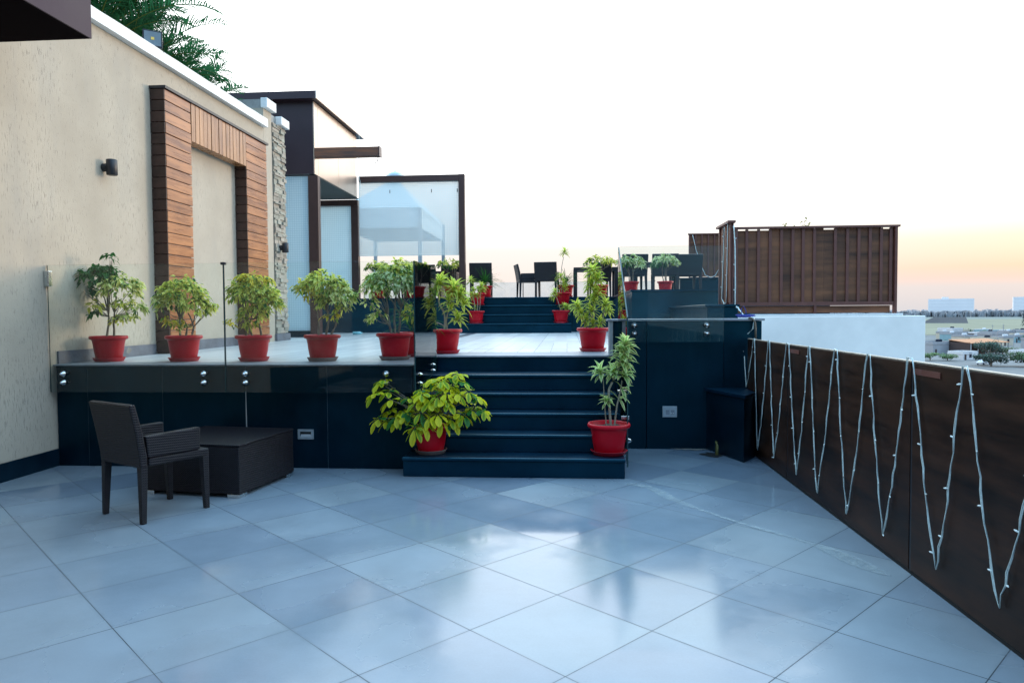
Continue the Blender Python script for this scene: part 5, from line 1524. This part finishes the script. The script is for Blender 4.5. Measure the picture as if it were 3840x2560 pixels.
def far_tree(x, y, w, h, label, c, n=900, trunk=True, sz=.5):
    t = thing('tree', label, 'tree', (x, y, GZ), 0, 'trees in the town below')
    tr = MB(); th = h * .3
    tr.tube([(0, 0, 0), (.1, 0, th), (0, .1, h * .6)], [w * .035, w * .028, w * .012], 8)
    for k in range(6):
        a = k * 1.05; tr.tube([(.05, 0, th), (w * .18 * math.cos(a), w * .18 * math.sin(a), h * .5), (w * .32 * math.cos(a), w * .32 * math.sin(a), h * .68)], [w * .018, w * .012, w * .005], 5)
    tr.build('trunk', M['bark'], t)
    lv = MB()
    bl = [(Vector((rnd.uniform(-.3, .3) * w, rnd.uniform(-.3, .3) * w, h * rnd.uniform(.45, .85))), w * rnd.uniform(.16, .28), h * rnd.uniform(.12, .2)) for _ in range(9)]
    for _ in range(n):
        cc, r, rz_ = rnd.choice(bl); d = rdir()
        p = cc + Vector((d.x * r, d.y * r, d.z * rz_)) * rnd.uniform(.6, 1.05)
        sh = (.45 + .6 * max(0, .5 + .5 * d.z)) * rnd.uniform(.7, 1.2)  # light painted into leaf colour: crown tops lighter, undersides darker
        leaf(lv, p, rdir(), sz * rnd.uniform(.7, 1.3), sz * .6, tuple(q * sh for q in c), tuple(q * sh for q in c), .2, .3)
    lv.build('crown', M['leaf_far'], t, colors=True, recalc=False)
far_tree(132, 234, 9.5, 5.6, 'dark umbrella shaped tree in front of the tin shed', (.075, .13, .10), 1500)
far_tree(113, 200, 8.5, 3.6, 'dark rounded tree just above the fence top at the right', (.055, .11, .085), 1400)
far_tree(121, 198, 8, 4.4, 'greener tree at the right edge above the fence', (.09, .16, .07), 1400)
far_tree(243, 390, 15, 15.5, 'tall dark tree at the right border beyond the houses', (.055, .085, .085), 1800, True, 1.0)
far_tree(109, 224, 5, 2.6, 'light green bushy tree beside the white wall', (.22, .34, .14), 900, True, .35)
far_tree(113.5, 223, 5, 2.4, 'light green bushy tree left of the small white hut', (.20, .32, .13), 900, True, .35)
far_tree(236, 447, 14, 4.5, 'low wide green tree behind the town row', (.13, .19, .12), 900, True, .8)
far_tree(147, 222, 6, 2.8, 'olive tree among the white stalls', (.10, .15, .09), 800, True, .4)
far_tree(165, 250, 6, 4.0, 'green tree by the yard at the right edge', (.10, .17, .09), 800, True, .4)
def car(x, y, rz, c, label):
    t = thing('parked_car', label, 'car', (x, y, GZ + .16), rz, 'cars parked below the terrace')
    prof = [(-2.1, .35), (-2.15, .75), (-1.6, .9), (-.95, 1.4), (.7, 1.42), (1.35, .95), (2.05, .8), (2.15, .5), (2.1, .3)]
    n = len(prof); mb = MB()
    vs = [(px, -.82 + (.12 if pz > 1.1 else 0), pz) for px, pz in prof] + [(px, .82 - (.12 if pz > 1.1 else 0), pz) for px, pz in prof]
    mb.add(vs, [tuple(range(n)), tuple(reversed(range(n, 2 * n)))] + [(i, n + i, n + (i + 1) % n, (i + 1) % n) for i in range(n)])
    mb.build('body', far_mat('car_paint_' + label[:5], c), t, bevel=.08)
    for sy in (-1, 1):
        mb = MB(); mb.add([(-1.0, sy * .80, .95), (1.1, sy * .80, .95), (.6, sy * .722, 1.34), (-.85, sy * .722, 1.34)], [(0, 1, 2, 3)]); mb.build('window', FM['dark'], t)
        for px in (-1.35, 1.35):
            mb = MB(); mb.tube([(px, sy * .70, .32), (px, sy * .84, .32)], .32, 16); mb.build('wheel', FM['tank'], t)
shed(); packed_town()
car(114.5, 206, .5, (.66, .66, .68), 'white parked car glimpsed above the fence top')
car(130, 215, .3, (.60, .62, .66), 'silver parked car among the white stalls')
car(146, 214, .9, (.64, .64, .66), 'pale parked car near the right edge of the yard')

# far band with haze painted into its colours: woodland belt, mound, apartment blocks
def belt(y0, y1, x0, x1, n, h, c, name, label):
    lv = MB()
    for i in range(n):
        f = rnd.random(); x = x0 + (x1 - x0) * f; y = y0 + (y1 - y0) * f + rnd.uniform(-40, 40)
        w = rnd.uniform(12, 34); hh = h * rnd.uniform(.6, 1.15)
        sh = rnd.uniform(.85, 1.12); cc = tuple(q * sh for q in c)
        for k in range(7):
            a = rnd.uniform(0, 6.28)
            lv.add([(x + math.cos(a) * w * .5, y + math.sin(a) * w * .5, GZ), (x - math.cos(a) * w * .5, y - math.sin(a) * w * .5, GZ), (x - math.cos(a) * w * .38 + rnd.uniform(-3, 3), y - math.sin(a) * w * .38, GZ + hh * rnd.uniform(.7, .95)), (x + rnd.uniform(-4, 4), y, GZ + hh), (x + math.cos(a) * w * .4, y + math.sin(a) * w * .4, GZ + hh * rnd.uniform(.6, .95))], [(0, 1, 2, 3, 4)], 0, cc)
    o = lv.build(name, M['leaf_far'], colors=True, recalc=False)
    tag(o, label, 'woodland', kind='stuff')
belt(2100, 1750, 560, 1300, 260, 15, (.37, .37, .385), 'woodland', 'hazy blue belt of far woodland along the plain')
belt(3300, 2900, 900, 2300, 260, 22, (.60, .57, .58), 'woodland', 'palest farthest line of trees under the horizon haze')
def mound():
    m = far_mat('earth_bank', (.16, .14, .135), .12, .05); mb = MB()
    mb.add([(-26, -7, 0), (24, -7, 0), (24, 7, 0), (-26, 7, 0), (-12, -1, 7.6), (22, -1, 7.6), (22, 2, 7.6), (-12, 2, 7.6)], [(0, 1, 5, 4), (1, 2, 6, 5), (2, 3, 7, 6), (3, 0, 4, 7), (4, 5, 6, 7)])
    o = mb.build('earth_mound', m); o.location = (462, 915, GZ); o.rotation_euler = (0, 0, -.42); tag(o, kind='structure')
mound()
def block(x, y, w, h, label):
    t = thing('apartment_block', label, 'building', (x, y, GZ), -.45, 'hazy apartment blocks on the horizon')
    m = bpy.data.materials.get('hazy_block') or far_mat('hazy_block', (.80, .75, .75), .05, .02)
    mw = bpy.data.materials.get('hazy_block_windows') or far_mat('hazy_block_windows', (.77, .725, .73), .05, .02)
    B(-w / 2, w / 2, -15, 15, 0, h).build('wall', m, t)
    B(-w / 2 + w * .3, -w / 2 + w * .45, -8, 8, h, h + 7).build('roof_house', m, t)
    for k in range(5): B(-w / 2 + 3, w / 2 - 3, -15.3, -15.05, h * (k + .35) / 5, h * (k + .65) / 5).build('window_band', mw, t)
block(1470, 2870, 150, 62, 'hazy apartment block on the horizon, left one')
block(1800, 2760, 290, 66, 'long hazy apartment block on the horizon')
block(2030, 2660, 70, 66, 'narrow hazy apartment block on the horizon, right of the long one')

# small plant tips showing over the slatted screen
def twig_plant():
    t = thing('climber_plant', 'sparse twiggy plant tips rising above the slatted screen', 'plant', (2.98, 9.6, 1.45))
    tk = MB(); lv = MB()
    for k in range(7):
        e = Vector((rnd.uniform(-.13, .13), 0, 1.05 + rnd.uniform(.08, .2) - abs(k - 3) * .02))
        tk.tube([(0, 0, 0), (e.x * .5, 0, .7), e], [.008, .005, .002], 5)
        for q in range(9):
            p = e + Vector((rnd.uniform(-.04, .04), rnd.uniform(-.04, .04), rnd.uniform(-.1, .02)))
            leaf(lv, p, rdir(), .06, .03, (.12, .15, .03), (.22, .22, .05))
    tk.build('stem', M['bark'], t); lv.build('foliage', M['leaf'], t, colors=True, recalc=False)
twig_plant()

# unseen building assumed behind the viewer, added to keep the near end in shade
def rear_building():
    t = thing('rear_building', 'unseen dark rear building added to shade the near end of the lower terrace', 'building', (-1.5, -3.3, 0))
    B(-7, 3.6, -1, 0, -.3, 3.6).build('wall', M['purple'], t)
    B(-8, -1.2, -5.0, -1.01, -.3, 8.5).build('shade_volume', M['purple'], t)  # taller volume added to darken the floor on the left
    B(-2.5, .5, .002, .03, 0, 2.3).build('door', M['frame_brown'], t)
rear_building()

# ------------------------------------------------------------------ world
SUN_AZ = 58      # degrees right of +Y
SUN_EL = 6
SKYK = 3.5
def world():
    w = bpy.data.worlds.new('World'); scene.world = w; w.use_nodes = True
    nt = w.node_tree; nt.nodes.clear()
    out = nt.nodes.new('ShaderNodeOutputWorld')
    bg = nt.nodes.new('ShaderNodeBackground')
    sky = nt.nodes.new('ShaderNodeTexSky'); sky.sky_type = 'NISHITA'; sky.sun_disc = False
    sky.sun_elevation = R(SUN_EL); sky.sun_rotation = R(SUN_AZ); sky.dust_density = 3; sky.air_density = 1
    tc = nt.nodes.new('ShaderNodeTexCoord')
    sp = nt.nodes.new('ShaderNodeSeparateXYZ'); nt.links.new(tc.outputs['Generated'], sp.inputs[0])
    z = sp.outputs[2]
    # azimuth closeness to the sun
    sx, sy = math.sin(R(SUN_AZ)), math.cos(R(SUN_AZ))
    dt = math_n(nt, 'ADD', math_n(nt, 'MULTIPLY', sp.outputs[0], sx), math_n(nt, 'MULTIPLY', sp.outputs[1], sy))
    hl = math_n(nt, 'SQRT', math_n(nt, 'ADD', math_n(nt, 'MULTIPLY', sp.outputs[0], sp.outputs[0]), math_n(nt, 'MULTIPLY', sp.outputs[1], sp.outputs[1])))
    cs = math_n(nt, 'DIVIDE', dt, math_n(nt, 'MAXIMUM', hl, .001))
    near = ramp(nt, cs, ((.66, 0.0), (.93, 1.0)))
    zz = math_n(nt, 'SQRT', math_n(nt, 'MAXIMUM', z, 0.0))     # expand the horizon band
    S = lambda e: math.sqrt(math.sin(R(e)))
    cool = ramp(nt, zz, ((0, (.78, .78, .80)), (S(1.2), (.92, .83, .81)), (S(3), (1.0, .88, .82)), (S(5.5), (1.0, .965, .92)), (S(8.5), (1.0, .99, .975)), (S(22), (.95, .985, 1.0)), (S(40), (.66, .87, 1.0)), (1, (.42, .74, 1.0))))
    warm = ramp(nt, zz, ((0, (.64, .65, .70)), (S(1.7), (.70, .68, .71)), (S(2.3), (.88, .64, .58)), (S(3.0), (1.0, .66, .50)), (S(4.2), (1.0, .80, .62)), (S(6.0), (1.0, .91, .77)), (S(8.2), (1.0, .98, .93)), (S(11), (1, 1, 1)), (S(20), (.97, .99, 1.0)), (S(40), (.66, .87, 1.0)), (1, (.42, .74, 1.0))))
    c = mixc(nt, near, cool, warm)
    # hemisphere behind the viewer is dimmer and bluer
    front = math_n(nt, 'ADD', math_n(nt, 'MULTIPLY', sp.outputs[1], .5), .5)
    fr = ramp(nt, front, ((.15, (.27, .40, .56)), (.72, (1, 1, 1))))
    mul = nt.nodes.new('ShaderNodeMix'); mul.data_type = 'RGBA'; mul.blend_type = 'MULTIPLY'; mul.inputs[0].default_value = 1
    nt.links.new(c, mul.inputs[6]); nt.links.new(fr, mul.inputs[7])
    lift = nt.nodes.new('ShaderNodeVectorMath'); lift.operation = 'SCALE'
    nt.links.new(mul.outputs[2], lift.inputs[0]); 
    # over-exposed above the haze
    nt.links.new(ramp(nt, zz, ((0, 1 / SKYK), (S(5), 1.0 / SKYK), (S(16), .8), (S(30), 1.0))), lift.inputs['Scale'])
    sc2 = nt.nodes.new('ShaderNodeVectorMath'); sc2.operation = 'SCALE'; sc2.inputs['Scale'].default_value = SKYK
    nt.links.new(lift.outputs[0], sc2.inputs[0])
    sk = nt.nodes.new('ShaderNodeVectorMath'); sk.operation = 'SCALE'; sk.inputs['Scale'].default_value = 0.02
    nt.links.new(sky.outputs[0], sk.inputs[0])
    ad = nt.nodes.new('ShaderNodeVectorMath'); ad.operation = 'ADD'
    nt.links.new(sc2.outputs[0], ad.inputs[0]); nt.links.new(sk.outputs[0], ad.inputs[1])
    nt.links.new(ad.outputs[0], bg.inputs['Color']); bg.inputs['Strength'].default_value = 1.0
    nt.links.new(bg.outputs[0], out.inputs[0])
world()
sl = bpy.data.lights.new('sun', 'SUN'); sl.energy = 1.6; sl.angle = R(14); sl.color = (1.0, .80, .60)
so = bpy.data.objects.new('sun', sl); col.objects.link(so)
sd = Vector((math.sin(R(SUN_AZ)) * math.cos(R(SUN_EL)), math.cos(R(SUN_AZ)) * math.cos(R(SUN_EL)), math.sin(R(SUN_EL))))
so.rotation_mode = 'QUATERNION'; so.rotation_quaternion = sd.to_track_quat('Z', 'Y')
so.location = (20, 20, 20)

# ------------------------------------------------------------------ camera
def camera():
    cd = bpy.data.cameras.new('camera'); cd.sensor_width = 36; cd.lens = 36 * 2681.14 / 3840
    cd.clip_start = .05; cd.clip_end = 60000
    o = bpy.data.objects.new('camera', cd); col.objects.link(o)
    pitch, roll, yaw = .0385521, -.00630283, R(4.4)
    cp, sp_ = math.cos(pitch), math.sin(pitch)
    fw = Vector((0, cp, -sp_)); up = Vector((0, sp_, cp)); rt = Vector((1, 0, 0))
    cr, sr = math.cos(roll), math.sin(roll)
    r2 = rt * cr + up * sr; u2 = -rt * sr + up * cr
    Z = Matrix.Rotation(yaw, 3, 'Z')
    r2, u2, f2 = Z @ r2, Z @ u2, Z @ fw
    m = Matrix(((r2.x, u2.x, -f2.x, 0), (r2.y, u2.y, -f2.y, 0), (r2.z, u2.z, -f2.z, 1.4763), (0, 0, 0, 1)))
    o.matrix_world = m
    scene.camera = o
camera()
